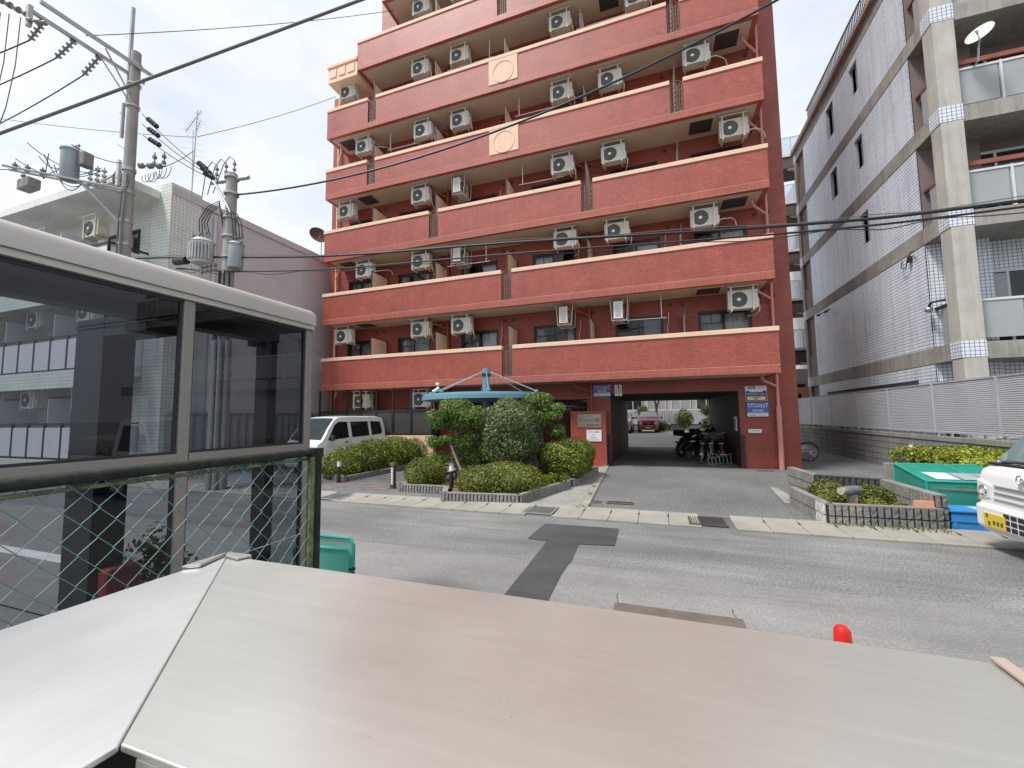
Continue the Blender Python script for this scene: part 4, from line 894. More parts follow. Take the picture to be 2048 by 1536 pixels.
# --- red kei car in the far lot
def small_car(name, label, x, y, z, paint):
    c = Car(name, label, 'car', (x, y, z), 0, [(0, .70), (.05, .83), (.3, .95), (.75, 1.02), (.95, 1.10), (1.35, 1.40), (1.75, 1.48), (2.9, 1.45), (3.25, 1.3), (3.38, .6)],
            [(.15, .66), (.45, .735), (.85, .735), (.95, .72), (1.4, .58), (1.55, .54)], [(0, .82), (.12, .93), (.4, 1), (3.0, 1), (3.38, .9)], paint)
    c.screen(.84, 1.42, m_cglass2)
    for sd in (-1, 1):
        c.side(sd, [(1.05, 1.0), (2.0, 1.0), (2.0, 1.36), (1.5, 1.36)], m_cglass, 'front_window'); c.side(sd, [(2.1, 1.0), (3.0, 1.02), (2.9, 1.34), (2.1, 1.36)], m_cglass, 'rear_window')
        MB().lathe([(0, -.03), (.06, -.028), (.105, -.012), (.115, .03)], (sd * .50, -.03, .66), 20, 'y').build('headlight', m_head, c.t, smooth=True, world=False)
        MB().ring((sd * .50, -.05, .66), .115, .012, 20, 6).build('headlight_ring', m_chrome, c.t, world=False)
        c.box('mirror', m_trim, sd * .76 if sd > 0 else -.92, .92 if sd > 0 else -.76, .95, 1.03, .98, 1.12, .03)
        MB().lathe([(0, -.01), (.05, -.008), (.055, .02)], (sd * .56, -.035, .42), 14, 'y').build('fog_light', m_head, c.t, smooth=True, world=False)
    c.box('grille', m_trim, -.40, .40, -.03, .06, .52, .72, .05); c.box('grille_bar', m_chrome, -.42, .42, -.045, .0, .50, .525); c.box('bumper', paint, -.66, .66, -.05, .1, .24, .44, .04); c.box('bumper_lip', m_chrome, -.62, .62, -.06, .02, .245, .27); c.box('number_plate', m_plateY, -.165, .165, -.062, -.05, .30, .465, .003)
    MB().ring((0, -.04, .63), .05, .008, 16, 5).build('emblem', m_chrome, c.t, world=False)
    return c
small_car('parked_car', 'small red car with round headlights beyond the underpass', 12.55, 16.9, .45, m_vred); small_car('parked_car', 'silver car half hidden by the underpass wall beyond the red car', 10.72, 15.9, .45, m_vsil)
# --- white kei truck nosing in from the right edge
k_ = Car('kei_truck', 'white cab-over mini truck parked at the right edge beside the blue crate', 'truck', (17.06, -7.27, 0), R(-90),
         [(0, .62), (.02, .88), (.06, .98), (.20, 1.06), (.62, 1.62), (.78, 1.72), (1.3, 1.76), (1.42, 1.70), (1.46, .6)],
         [(.15, .70), (.45, .735), (.9, .735), (1.05, .725), (1.66, .62), (1.8, .58)], [(0, .93), (.05, .965), (.2, 1), (1.4, 1), (1.46, .99)], m_vwhite, zb=.24, axles=(.62,), wr=.27)
k_.screen(.205, .70, m_cglass2, fr=.93); k_.box('cowl', m_trim, -.68, .68, .10, .22, 1.045, 1.075, .01)
MB().tube([(-.5, .13, 1.085), (0, .20, 1.11), (.12, .20, 1.11)], .012, 6).build('wiper', m_trim, k_.t, world=False); MB().tube([(-.05, .13, 1.085), (.4, .2, 1.11), (.55, .2, 1.11)], .012, 6).build('wiper', m_trim, k_.t, world=False)
for sd in (-1, 1):
    k_.side(sd, [(.42, 1.08), (1.25, 1.08), (1.25, 1.62), (.75, 1.60)], m_cglass, 'side_window'); (k_.box('mirror', m_trim, .74, .90, .28, .36, 1.2, 1.42, .03) if sd > 0 else None)
    h = MB().prism([(sd * .46, .80), (sd * .70, .86), (sd * .715, .70), (sd * .66, .62), (sd * .50, .64)], -.012, .10, axis='y').build('headlight', m_head, k_.t, bevel=.012, world=False); MB().ring((sd * .60, -.014, .73), .055, .012, 18, 6).build('lamp_ring', m_chrome, h, world=False)
    k_.box('indicator', m_amber, sd * .66, sd * .71, -.008, .05, .60, .64, .004)
for z in (.80, .72, .64): k_.box('grille_slot', M('slot_grey', (.30, .31, .32), .5) if z == .80 else bpy.data.materials['slot_grey'], -.44, .44, -.012, .012, z, z + .016, .003)
k_.box('front_bumper', m_vwhite, -.72, .72, -.05, .12, .27, .57, .045)
for r_ in range(3):
    for c_ in range(6): k_.box('intake', m_trim, -.28 + .105 * c_ + .04, -.28 + .105 * c_ + .125, -.056, -.045, .32 + .07 * r_, .372 + .07 * r_, .004)
k_.box('number_plate', m_plateY, -.54, -.21, -.066, -.052, .31, .475, .003)
for i, (x, z) in enumerate(((-.50, .44), (-.47, .35), (-.39, .37), (-.33, .37), (-.27, .37))): k_.box('plate_mark', M('plate_green', (.02, .12, .05), .5) if i == 0 else bpy.data.materials['plate_green'], x, x + .035, -.068, -.0665, z - .02, z + .025, 0)
MB().ring((0, -.018, .93), .05, .008, 20, 6).build('emblem', m_chrome, k_.t, world=False); MB().tube([(-.045, -.02, .94), (-.02, -.02, .95), (0, -.02, .925), (.02, -.02, .95), (.045, -.02, .94)], .007, 6).build('emblem_wing', m_chrome, k_.t, world=False)
k_.box('cargo_bed', m_vwhite, -.71, .71, 1.52, 3.36, .58, .66); 
for sd in (-1, 1): k_.box('bed_gate', m_vwhite, sd * .69, sd * .72, 1.52, 3.36, .66, .95)
k_.box('chassis', m_trim, -.4, .4, .6, 3.3, .36, .56)
for sd in (-1, 1): MB().lathe([(0, -.07), (.26, -.08), (.27, -.05), (.27, .05), (.26, .08), (0, .07)], (sd * .65, 2.75, .27), 24, 'x').build('wheel', m_tyre, k_.t, smooth=True, world=False)
k_.box('dashboard', M('dash_blue', (.05, .12, .35), .7), -.62, .62, .30, .5, 1.0, 1.12, .02)
MB().box(-.6, .6, 1.0, 1.1, .9, 1.5).build('seat_back', m_cseat, k_.t, world=False)
# ================================================================ bicycles
def bicycle(loc, rotz, label, col, lean=0.0):
    t = thing('bicycle', label, 'bicycle', loc, rotz, 'bicycles around the underpass'); t.rotation_euler = (lean, 0, rotz)
    fm = M('bike_' + col, {'black': (.02, .02, .022), 'silver': (.45, .46, .47), 'red': (.4, .03, .03)}[col], .35, metal=.3) if ('bike_' + col) not in bpy.data.materials else bpy.data.materials['bike_' + col]
    r_ = .33; A, Bk = (0, 0, r_), (1.05, 0, r_)
    for c in (A, Bk):
        wq = MB().ring(c, r_ - .018, .018, 36, 8).build('wheel', m_tyre, t, smooth=True, world=False)
        MB().ring(c, r_ - .043, .009, 36, 6).build('rim', m_chrome, wq, world=False)
        sp = MB()
        for i in range(18):
            a = 2 * math.pi * i / 18; sp.tube([(c[0] + .02 * math.cos(a + .6), .012 * (-1) ** i, c[2] + .02 * math.sin(a + .6)), (c[0] + (r_ - .045) * math.cos(a), 0, c[2] + (r_ - .045) * math.sin(a))], .0022, 3)
        sp.build('spokes', m_chrome, wq, world=False); MB().ring(c, r_ + .02, .012, 24, 6, 'y', .3, math.pi - .2).build('mudguard', fm, t, world=False)
        MB().cyl((c[0], -.05, c[2]), (c[0], .05, c[2]), .022, seg=8).build('hub', m_chrome, wq, world=False)
    bb = (.50, 0, .29); st = (.36, 0, .80); hd = (.86, 0, .86)
    f = MB()
    for p, q, w_ in ((bb, st, .016), (bb, hd, .018), (A, bb, .010), (A, (st[0], 0, st[2] - .08), .009), (hd, Bk, .014), ((.40, 0, .62), (.88, 0, .76), .014), ((.85, 0, .98), hd, .014)): f.tube([p, q], w_, 8)
    f.build('frame', fm, t, smooth=True, world=False)
    sd = MB().ball((.33, 0, .84), .13, .085, .035, 12, 8); sd.build('saddle', m_trim, t, smooth=True, world=False); MB().tube([(.70, -.27, 1.0), (.80, -.22, 1.02), (.85, -.04, .99), (.85, .04, .99), (.80, .22, 1.02), (.70, .27, 1.0)], .012, 8).build('handlebar', m_chrome, t, smooth=True, world=False)
    MB().lathe([(0, -.006), (.09, -.006), (.09, .006), (0, .006)], (bb[0], .05, bb[2]), 20, 'y').build('chainring', m_chrome, t, world=False); MB().tube([(bb[0], -.08, bb[2]), (bb[0] + .16, -.08, bb[2] - .05), (bb[0] + .16, -.16, bb[2] - .05)], .012, 6).build('crank', m_chrome, t, world=False)
    MB().box(-.03, .30, -.07, .07, .70, .715).build('carrier', m_chrome, t, world=False); MB().box(-.05, -.035, -.03, .03, .55, .60).build('reflector', m_tail, t, world=False)
    bk = MB()
    for z in (.80, .88, .96, 1.02): bk.tube([(.93, -.15, z), (1.2, -.15, z), (1.2, .15, z), (.93, .15, z), (.93, -.15, z)], .004, 4)
    for x in (.93, 1.0, 1.07, 1.14, 1.2):
        for y in (-.15, .15): bk.tube([(x, y, .78), (x, y, 1.02)], .004, 4)
    bk.build('basket', m_galv, t, world=False)
    MB().tube([(.42, .06, .3), (.18, .14, .02)], .009, 6).build('kickstand', m_chrome, t, world=False)
bicycle((14.55, 2.15, 0), R(72), 'black bicycle nearest in the underpass beside the metal rack', 'black', R(6))
bicycle((14.95, 2.35, 0), R(80), 'silver bicycle between two others in the underpass rack', 'silver', R(-3)); bicycle((15.30, 2.25, 0), R(86), 'red framed bicycle against the right underpass wall', 'red', R(-6))
bicycle((14.25, 3.3, 0), R(60), 'black bicycle leaning at the far end of the underpass cluster', 'black', R(8)); bicycle((14.75, 3.5, 0), R(68), 'dark bicycle at the middle of the underpass cluster', 'black', R(-4)); bicycle((15.2, 3.4, 0), R(78), 'dark bicycle by the underpass wall behind the red one', 'black', R(-8))
bicycle((18.24, 4.05, 0), R(180), 'bicycle peeking out behind the right corner of the red building', 'black')
t = thing('bicycle_rack', 'low metal bicycle rack in the underpass', 'rack', (14.9, 1.9, 0))
MB().tube([(14.72, 1.75, .03), (15.55, 2.35, .03)], .016, 8).build('base_rail', m_galv, t); MB().tube([(14.72, 1.78, .22), (15.55, 2.4, .36)], .014, 8).build('top_rail', m_galv, t)
for i in range(7):
    f = i / 6; x, y = 14.76 + .76 * f, 1.78 + .56 * f; MB().tube([(x, y, .03), (x - .03, y + .03, .22 + .13 * f), (x + .02, y + .22, .22 + .13 * f), (x + .03, y + .24, .03)], .008, 6).build('hoop', m_galv, t)
# covered scooter deep in the underpass
t = thing('motor_scooter', 'large black motor scooter parked behind the bicycles in the underpass', 'motor scooter', (14.55, 4.9, 0), R(-50))
m_sc = M('scooter_black', (.018, .018, .02), .35, coat=.4)
vs = MB(); prof = [(0, .30, .28, .10), (.12, .28, .55, .14), (.3, .25, .80, .20), (.6, .22, .86, .24), (.9, .20, .80, .24), (1.15, .18, .55, .20), (1.35, .18, .62, .20), (1.55, .24, 1.05, .22), (1.68, .42, 1.15, .14), (1.75, .6, 1.0, .06)]
rings = []
for (u, z0, z1, h) in prof: rings.append([(0.0 + h * math.cos(a), -.9 + u, (z0 + z1) / 2 + (z1 - z0) / 2 * math.sin(a)) for a in np.linspace(0, 2 * math.pi, 14, endpoint=False)])
n = 14; vs.add([p for r_ in rings for p in r_], [(i * n + j, i * n + (j + 1) % n, (i + 1) * n + (j + 1) % n, (i + 1) * n + j) for i in range(len(rings) - 1) for j in range(n)] + [tuple(range(n)), tuple((len(rings) - 1) * n + j for j in range(n))])
vs.build('body', m_sc, t, smooth=True, world=False); MB().ball((0, -.35, .9), .17, .45, .09, 14, 8).build('seat', m_trim, t, smooth=True, world=False)
MB().box(-.18, .18, -.90, -.58, .86, 1.10).build('top_box', m_sc, t, bevel=.05, world=False)
for y in (-.65, .65): MB().ring((0, y, .25), .19, .065, 26, 10, 'x').build('wheel', m_tyre, t, smooth=True, world=False)
MB().tube([(-.35, .65, 1.12), (-.15, .72, 1.2), (.15, .72, 1.2), (.35, .65, 1.12)], .018, 8).build('handlebar', m_trim, t, world=False)
for x in (-.33, .33): MB().ball((x, .7, 1.33), .08, .03, .055, 10, 8).build('mirror', m_chrome, t, smooth=True, world=False)
MB().box(-.08, .08, -.86, -.80, .56, .64).build('tail_light', m_tail, t, world=False)
SCO = t
dup(SCO, (15.1, 6.6, 0), R(-35), 'second black motor scooter deepest in the underpass shadow')
SCO['group'] = 'scooters in the underpass'
# ================================================================ refuse cages, crate, cone
m_net = None
def net_mat():
    m, t_, b = nodes('green_net'); lk = t_.links.new
    P = pos(t_); cb = nd(t_, 'ShaderNodeTexVoronoi', {'Scale': 130}); lk(P, cb.inputs['Vector'])
    n2 = nd(t_, 'ShaderNodeTexNoise', {'Scale': 3, 'Detail': 4}); lk(P, n2.inputs['Vector'])
    r_ = nd(t_, 'ShaderNodeValToRGB'); r_.color_ramp.elements[0].color = (.006, .22, .165, 1); r_.color_ramp.elements[1].color = (.015, .42, .31, 1); lk(n2.outputs['Fac'], r_.inputs['Fac'])
    lk(r_.outputs['Color'], b.inputs['Base Color']); b.inputs['Roughness'].default_value = .7
    tr = nd(t_, 'ShaderNodeBsdfTransparent'); mx = nd(t_, 'ShaderNodeMixShader'); cr = nd(t_, 'ShaderNodeMapRange', {'From Min': .1, 'From Max': .5, 'To Min': 0.0, 'To Max': .35}); lk(cb.outputs['Distance'], cr.inputs['Value'])
    lk(cr.outputs['Result'], mx.inputs['Fac']); lk(b.outputs['BSDF'], mx.inputs[1]); lk(tr.outputs['BSDF'], mx.inputs[2]); lk(mx.outputs['Shader'], t_.nodes['Material Output'].inputs['Surface'])
    return m
m_net = net_mat(); m_gtube = M('green_tube', (.02, .33, .25), .5, var=.1)
t = thing('refuse_cage', 'large green netted refuse cage behind the stone planter', 'refuse cage', (17.9, -4.75, 0))
x0, x1, yf, yb, hb_, hf = 17.16, 18.60, -5.25, -4.32, .80, .63
fr_ = [(x0, yf, 0), (x0, yb, 0), (x1, yf, 0), (x1, yb, 0)]
for (p, q) in (((x0, yb, 0), (x0, yb, hb_)), ((x1, yb, 0), (x1, yb, hb_)), ((x0, yf, 0), (x0, yf, hf)), ((x1, yf, 0), (x1, yf, hf)), ((x0, yb, hb_), (x1, yb, hb_)), ((x0, yf, hf), (x1, yf, hf)), ((x0, yf, hf), (x0, yb, hb_)), ((x1, yf, hf), (x1, yb, hb_)), ((17.85, yf, 0), (17.85, yf, hf)), ((17.85, yf, hf), (17.85, yb, hb_)), ((x0, yf, .03), (x1, yf, .03)), ((x0, yb, .03), (x1, yb, .03))):
    MB().cyl(p, q, .017, seg=8).build('frame_tube', m_gtube, t)
e = .006
for nm, q in (('back_net', ((x0, yb, 0), (x1, yb, 0), (x1, yb, hb_), (x0, yb, hb_))), ('side_net', ((x0, yf, 0), (x0, yb, 0), (x0, yb, hb_), (x0, yf, hf))), ('side_net', ((x1, yf, 0), (x1, yb, 0), (x1, yb, hb_), (x1, yf, hf))), ('front_net', ((x0, yf, 0), (x1, yf, 0), (x1, yf, hf), (x0, yf, hf))), ('lid_net', ((x0, yf, hf), (x1, yf, hf), (x1, yb, hb_), (x0, yb, hb_)))): MB().quad(*q).build(nm, m_net, t)
MB().quad((x0 + .12, yf - .02, .52), (17.80, yf - .02, .50), (17.80, yf - .02, .53), (x0 + .12, yf - .02, .55)).build('front_strip', M('strip_olive', (.2, .2, .14), .7), t)
for i, (a, b, mt) in enumerate(((17.33, 17.62, m_swhite), (17.66, 17.92, m_sgrey), (17.95, 18.22, m_sgrey))):
    z = lambda y: hf + (hb_ - hf) * (y - yf) / (yb - yf) + .012
    MB().prism([(a, yf + .08), (b, yf + .08), (b - .02, yf + .42), (a - .04, yf + .42)], 0, .003).xf(Matrix.Translation((0, 0, z(yf + .25))) @ Matrix.Translation((0, yf + .25, 0)) @ Matrix.Rotation(math.atan2(hb_ - hf, yb - yf), 4, 'X') @ Matrix.Translation((0, -(yf + .25), 0))).build('notice_sheet', mt, t)
m_crate = M('crate_blue', (.045, .25, .58), .45, var=.08)
t = thing('plastic_crate', 'blue folding plastic crate with lid beside the stone planter', 'crate', (17.45, -5.62, 0))
a, b, c, d = 17.14, 17.72, -5.82, -5.42
MB().box(a, b, c, d, .02, .27).build('body', m_crate, t, bevel=.012); MB().box(a - .02, b + .02, c - .02, d + .02, .275, .31).build('lid', m_crate, t, bevel=.01); MB().box(a - .012, b + .012, c - .012, c, .145, .165).build('rib', m_crate, t); MB().box(a - .012, b + .012, c - .012, c, .02, .045).build('rib', m_crate, t)
for x in (a + .01, b - .05): MB().box(x, x + .04, c - .014, c, .05, .14).build('corner_post', m_crate, t)
MB().box(a + .33, a + .5, c + .06, d - .08, .311, .313).build('label_sticker', M('sticker', (.42, .56, .72), .5), t)
for x in (a + .40, a + .47): MB().lathe([(0, -.002), (.012, 0)], (x, c - .022, .292), 10, 'y').build('latch', m_tail, t)
t = thing('refuse_cage', 'small green netted refuse bin frame beyond the fence post', 'refuse cage', (10.0, -10.2, 0))
for (yy, zz, xr) in ((-10.30, .455, 10.42), (-10.10, .50, 10.28)):
    MB().tube([(9.72, yy, 0), (9.72, yy, zz - .05), (9.76, yy, zz), (xr - .05, yy, zz), (xr, yy, zz - .05), (xr, yy, 0)], .017, 8).build('frame_tube', m_gtube, t, smooth=True)
    MB().quad((9.73, yy + .004, .02), (xr - .01, yy + .004, .02), (xr - .01, yy + .004, zz - .01), (9.73, yy + .004, zz - .01)).build('net', m_net, t)
for x in (9.72, 10.40): MB().cyl((x, -10.3, .06), (x, -10.1, .06), .014, seg=8).build('frame_tube', m_gtube, t)
MB().box(10.41, 10.45, -10.33, -10.29, .22, .26).build('clip', m_black, t); MB().box(10.41, 10.46, -10.32, -10.28, .28, .30).build('clip', m_black, t)
m_cone = M('cone_red', (.62, .018, .015), .4, var=.06)
t = thing('traffic_cone', 'red traffic cone standing just beyond the aluminium coping', 'traffic cone', (14.03, -11.15, 0))
MB().lathe([(.0, .70), (.022, .698), (.034, .68), (.037, .62), (.075, .42), (.135, .04), (.14, .03)], (14.03, -11.15, 0), 28).build('body', m_cone, t, smooth=True); MB().lathe([(.045, .565), (.079, .40)], (14.03, -11.15, .003), 28).build('white_band', m_swhite, t, smooth=True); MB().box(13.84, 14.22, -11.34, -10.96, 0, .03).build('base', m_cone, t, bevel=.01)
# ================================================================ block wall and louvre fence on the right boundary
m_blockw = M('concrete_block', (.25, .25, .235), .9, var=.2, vs=1.4, bump=.35, bs=70, fine=.12, fs=60, streak=.3)
m_fen = M('fence_aluminium', (.60, .635, .69), .42, metal=.35, var=.06, vs=1)
bw = thing('block_wall', 'grey concrete block wall along the right boundary', 'wall', (20, 4, 0))
MB().box(20.01, 20.12, -8, 15, 0, 1.08).build('wall_core', m_grout, bw)
bme = [MB().box(0, .02, .006, .390, .008, .184).mesh('block', m_blockw), MB().box(0, .023, .006, .390, .008, .184).mesh('block', m_blockw)]
hme = MB().box(0, .02, .004, .194, .004, .188).mesh('block', m_blockw)
for r_ in range(5):
    for i in range(58):
        y = -8 + .396 * i + (.198 if r_ % 2 else 0)
        if y > 14.6: continue
        put(bme[RND.randrange(2)], 'block', bw, Vector((19.99, y, .192 * r_)) - bw.location)
MB().box(19.97, 20.14, -8, 15, .962, 1.09).build('coping', m_conc, bw, bevel=.01)
fe = thing('louvre_fence', 'silver louvred aluminium fence on top of the block wall', 'fence', (20.05, 4, 1.09))
FZ0, FZ1 = 1.19, 2.43
posts = [-6.45, -4.2, -1.95, .25, 2.5, 4.75, 7.05, 9.45, 11.7, 14.0]
for i, y in enumerate(posts): MB().box(20.03, 20.09, y - .03, y + .03, 1.09, FZ1 + .01).build('post', m_fen, fe)
ns = 27; pit = (FZ1 - FZ0 - .03) / ns
for i in range(len(posts) - 1):
    L_ = posts[i + 1] - posts[i] - .064
    sm = MB().add([(.0, 0, 0), (.012, 0, pit * .96), (.035, 0, pit * .98), (.022, 0, .004), (.0, L_, 0), (.012, L_, pit * .96), (.035, L_, pit * .98), (.022, L_, .004)], [(0, 4, 5, 1), (1, 5, 6, 2), (2, 6, 7, 3), (3, 7, 4, 0), (0, 1, 2, 3), (4, 7, 6, 5)]).mesh('slat', m_fen)
    for k in range(ns): put(sm, 'slat', fe, Vector((20.0, posts[i] + .032, FZ0 + .02 + pit * k)) - fe.location)
    MB().box(19.995, 20.06, posts[i] + .031, posts[i + 1] - .031, FZ0 - .02, FZ0 + .018).build('rail', m_fen, fe); MB().box(19.99, 20.065, posts[i] + .031, posts[i + 1] - .031, FZ1 - .008, FZ1 + .025).build('rail', m_fen, fe)
for i in range(34):
    y = -6 + .57 * i; MB().box(20.03, 20.07, y - .03, y + .03, 1.09, FZ0 - .022).build('foot', m_fen, fe)
# ================================================================ grey tiled apartment block on the right
m_gtile = tile_mat('grey_wall_tile', (.74, .80, .88), (.69, .75, .84), (.32, .35, .40), 1.9, .098, .013, rough=.35, var=.10, bump=.5, streak=.28)
m_wtile = tile_mat('white_square_tile', (.76, .79, .86), (.70, .73, .81), (.20, .21, .25), .098, .098, .009, rough=.3, var=.06, bump=.4, offset=0)
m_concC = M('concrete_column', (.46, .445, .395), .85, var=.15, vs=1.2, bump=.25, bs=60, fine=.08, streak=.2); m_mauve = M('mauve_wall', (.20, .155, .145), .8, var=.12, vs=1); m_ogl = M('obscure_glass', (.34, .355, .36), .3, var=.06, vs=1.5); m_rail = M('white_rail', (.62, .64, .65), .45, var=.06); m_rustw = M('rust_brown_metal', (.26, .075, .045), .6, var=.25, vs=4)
m_dkgl = M('dark_window', (.018, .03, .03), .08, var=.2, vs=2)
RB = thing('apartment_building', 'grey tiled apartment block with bare concrete frame on the right', 'building', (24, 6, 0))
S = 20.6; lv = [3.50, 6.93, 9.78, 12.63, 15.50]
NF, NC, NT, N9, NE = 0.05, .48, 1.20, 10.15, 11.6    # front, back of corner column, start of tiled wall, end of tiled wall, end column
bandh = .45
# tiled side wall between floor bands, with narrow windows
wz = [(None), (4.2,), (7.15,), (4.2, 6.4), (4.2, 6.4)]
def side_wall(z0, z1, ops):
    """wall on plane x = S facing -x"""
    mb = MB(); ys = sorted({NT, N9, *[a for o in ops for a in o[:2]]}); zs = sorted({z0, z1, *[a for o in ops for a in o[2:]]})
    for i in range(len(ys) - 1):
        for j in range(len(zs) - 1):
            cy, cz = (ys[i] + ys[i + 1]) / 2, (zs[j] + zs[j + 1]) / 2
            if any(a < cy < b and c < cz < d for a, b, c, d in ops): continue
            mb.quad((S, ys[i + 1], zs[j]), (S, ys[i], zs[j]), (S, ys[i], zs[j + 1]), (S, ys[i + 1], zs[j + 1]))
    for a, b, c, d in ops:
        for q in (((S, a, c), (S + .2, a, c), (S + .2, a, d), (S, a, d)), ((S, b, c), (S, b, d), (S + .2, b, d), (S + .2, b, c)), ((S, a, c), (S, b, c), (S + .2, b, c), (S + .2, a, c)), ((S, a, d), (S + .2, a, d), (S + .2, b, d), (S, b, d))): mb.quad(*q)
    return mb
zlev = [0] + [z for z in lv]
wins = {1: [], 2: [(4.2, 4.85, 7.85, 9.0)], 3: [(4.2, 4.85, 10.7, 11.9), (6.45, 7.15, 10.75, 11.95)], 4: [(4.2, 4.85, 13.6, 14.75), (6.4, 7.15, 13.45, 14.8)], 0: [(2.05, 9.15, 2.50, 2.66)]}
for i in range(5):
    z0 = 0 if i == 0 else lv[i - 1]; z1 = lv[i] - bandh
    ops = wins[i]; wl = side_wall(z0, z1, ops).build('tiled_wall', m_gtile, RB)
    for (a, b, c, d) in ops:
        if i == 0: MB().quad((S + .19, a, c), (S + .19, b, c), (S + .19, b, d), (S + .19, a, d)).build('slot_void', m_dark, wl); continue
        w_ = MB().box(S + .10, S + .14, a, b, c, c + .04).box(S + .10, S + .14, a, b, d - .04, d).box(S + .10, S + .14, a, a + .04, c + .04, d - .04).box(S + .10, S + .14, b - .04, b, c + .04, d - .04).box(S + .10, S + .14, (a + b) / 2 - .02, (a + b) / 2 + .02, c + .04, d - .04).build('window', m_galv, RB)
        MB().quad((S + .12, a, c), (S + .12, b, c), (S + .12, b, d), (S + .12, a, d)).build('pane', m_ogl, w_)
    # band
    bd = MB().box(S - .012, S + .3, NC, NE - .35, z1, lv[i]).build('floor_band', m_concG, RB)
    MB().box(S - .02, S + .12, NE - .35, NE, z1, lv[i]).build('corner_tile_block', m_wtile, RB)
    MB().box(S - .02, S + .47, NF - .008, NC, z1 + .03, lv[i]).build('corner_tile_block', m_wtile, RB)
    # front beam
    MB().box(S + .47, 34, NF + .03, NF + .40, z1 - .02, lv[i] - .04).build('front_beam', m_concG, RB)
    # corner column
    zb = 0 if i == 0 else lv[i - 1]
    MB().box(S - .004, S + .46, NF, NC - .004, zb, z1 + .03).build('corner_column', m_concC, RB); MB().box(S - .004, S + .3, NE - .34, NE, zb, z1).build('end_column', m_concG, RB)
    # side opening of the balcony
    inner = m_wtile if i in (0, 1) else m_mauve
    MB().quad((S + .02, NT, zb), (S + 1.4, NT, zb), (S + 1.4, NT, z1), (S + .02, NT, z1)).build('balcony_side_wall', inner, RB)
    MB().box(S + .1, S + .16, NC + .02, NT - .25, zb + .02, zb + 1.05).build('side_screen', m_ogl, RB); MB().box(S + .08, S + .18, NC, NT - .02, zb + 1.05, zb + 1.12).build('screen_rail', m_rustw if i > 1 else m_black, RB)
    # far recess by the end column
    rc = MB(); rc.quad((S + .02, N9, zb), (S + 1.2, N9, zb), (S + 1.2, N9, z1), (S + .02, N9, z1)); rc.quad((S + 1.2, N9, zb), (S + 1.2, NE, zb), (S + 1.2, NE, z1), (S + 1.2, N9, z1)); rc.build('far_recess', m_mauve, RB)
    MB().box(S + .05, S + .12, N9 + .01, NE - .34, zb, zb + 1.1).build('recess_parapet', m_mauve, RB)
    # front facade: balconies
    MB().box(S + .47, 34, NF + .05, 1.55, z1 - .001, z1 + .12).build('balcony_slab', m_concG, RB)
    if i < 5:
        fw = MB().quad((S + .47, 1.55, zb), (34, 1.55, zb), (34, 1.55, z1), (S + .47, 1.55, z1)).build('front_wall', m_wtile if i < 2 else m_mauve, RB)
        for j in range(4):
            xa = S + .75 + 3.0 * j; ww = MB().box(xa, xa + 2.2, 1.46, 1.54, zb + .9 - .9, zb + .05).box(xa, xa + 2.2, 1.46, 1.54, zb + 2.05, zb + 2.12).box(xa, xa + .06, 1.46, 1.54, zb + .05, zb + 2.05).box(xa + 1.08, xa + 1.14, 1.46, 1.54, zb + .05, zb + 2.05).box(xa + 2.14, xa + 2.2, 1.46, 1.54, zb + .05, zb + 2.05).build('window', m_rail, RB)
            MB().quad((xa, 1.5, zb), (xa + 2.2, 1.5, zb), (xa + 2.2, 1.5, zb + 2.1), (xa, 1.5, zb + 2.1)).build('pane', m_dkgl, ww)
            if i == 1: MB().box(xa + .75, xa + 1.05, 1.40, 1.44, zb + .3, zb + 2.0).build('shutter_blind', m_ogl, ww)
        pts_x = [S + .50 + .88 * q for q in range(15)]
        for q in range(14):
            p = MB().box(pts_x[q] + .03, pts_x[q + 1] - .03, NF + .20, NF + .225, zb + .08, zb + 1.02).build('balcony_panel', m_ogl, RB)
            MB().box(pts_x[q], pts_x[q] + .05, NF + .17, NF + .25, zb, zb + 1.10).build('panel_post', m_rail, p); MB().box(pts_x[q] + .05, pts_x[q + 1], NF + .18, NF + .24, zb + 1.03, zb + 1.09).build('panel_rail', m_rail, p)
        if i >= 2: MB().box(S + .5, 33, NF + .32, NF + .38, zb + 1.28, zb + 1.40).build('handrail', m_rustw, RB)
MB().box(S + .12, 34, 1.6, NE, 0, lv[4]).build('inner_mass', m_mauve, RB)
MB().box(S - .10, 34, NF - .05, NE + .05, lv[4], lv[4] + .22).build('roof_edge', m_concG, RB); MB().box(S - .13, S - .101, NF - .08, NE + .05, lv[4] + .05, lv[4] + .25).build('roof_fascia', M('roof_fascia', (.36, .24, .18), .7), RB)
rl = MB().box(S + .0, S + .04, NF, NE - 2.2, lv[4] + .98, lv[4] + 1.04).build('roof_railing', m_iron, RB)
bme_ = MB().box(0, .025, 0, .025, 0, .76).mesh('baluster', m_black)
for i in range(74): put(bme_, 'baluster', rl, Vector((S + .008, NF + .05 + .125 * i, lv[4] + .22)) - RB.location)
for (y, z) in ((8.1, lv[1] - .75), (9.0, lv[1] - .70)):
    t = thing('flood_lamp', 'small wall lamp on the grey tiled wall, ' + ('nearer' if y < 8.5 else 'farther') + ' of the pair', 'lamp', (S, y, z)); MB().tube([(S, y, z + .1), (S - .16, y, z + .06)], .025, 8).build('arm', m_black, t); MB().ball((S - .19, y, z), .09, .08, .05, 12, 8).build('head', m_black, t, smooth=True)
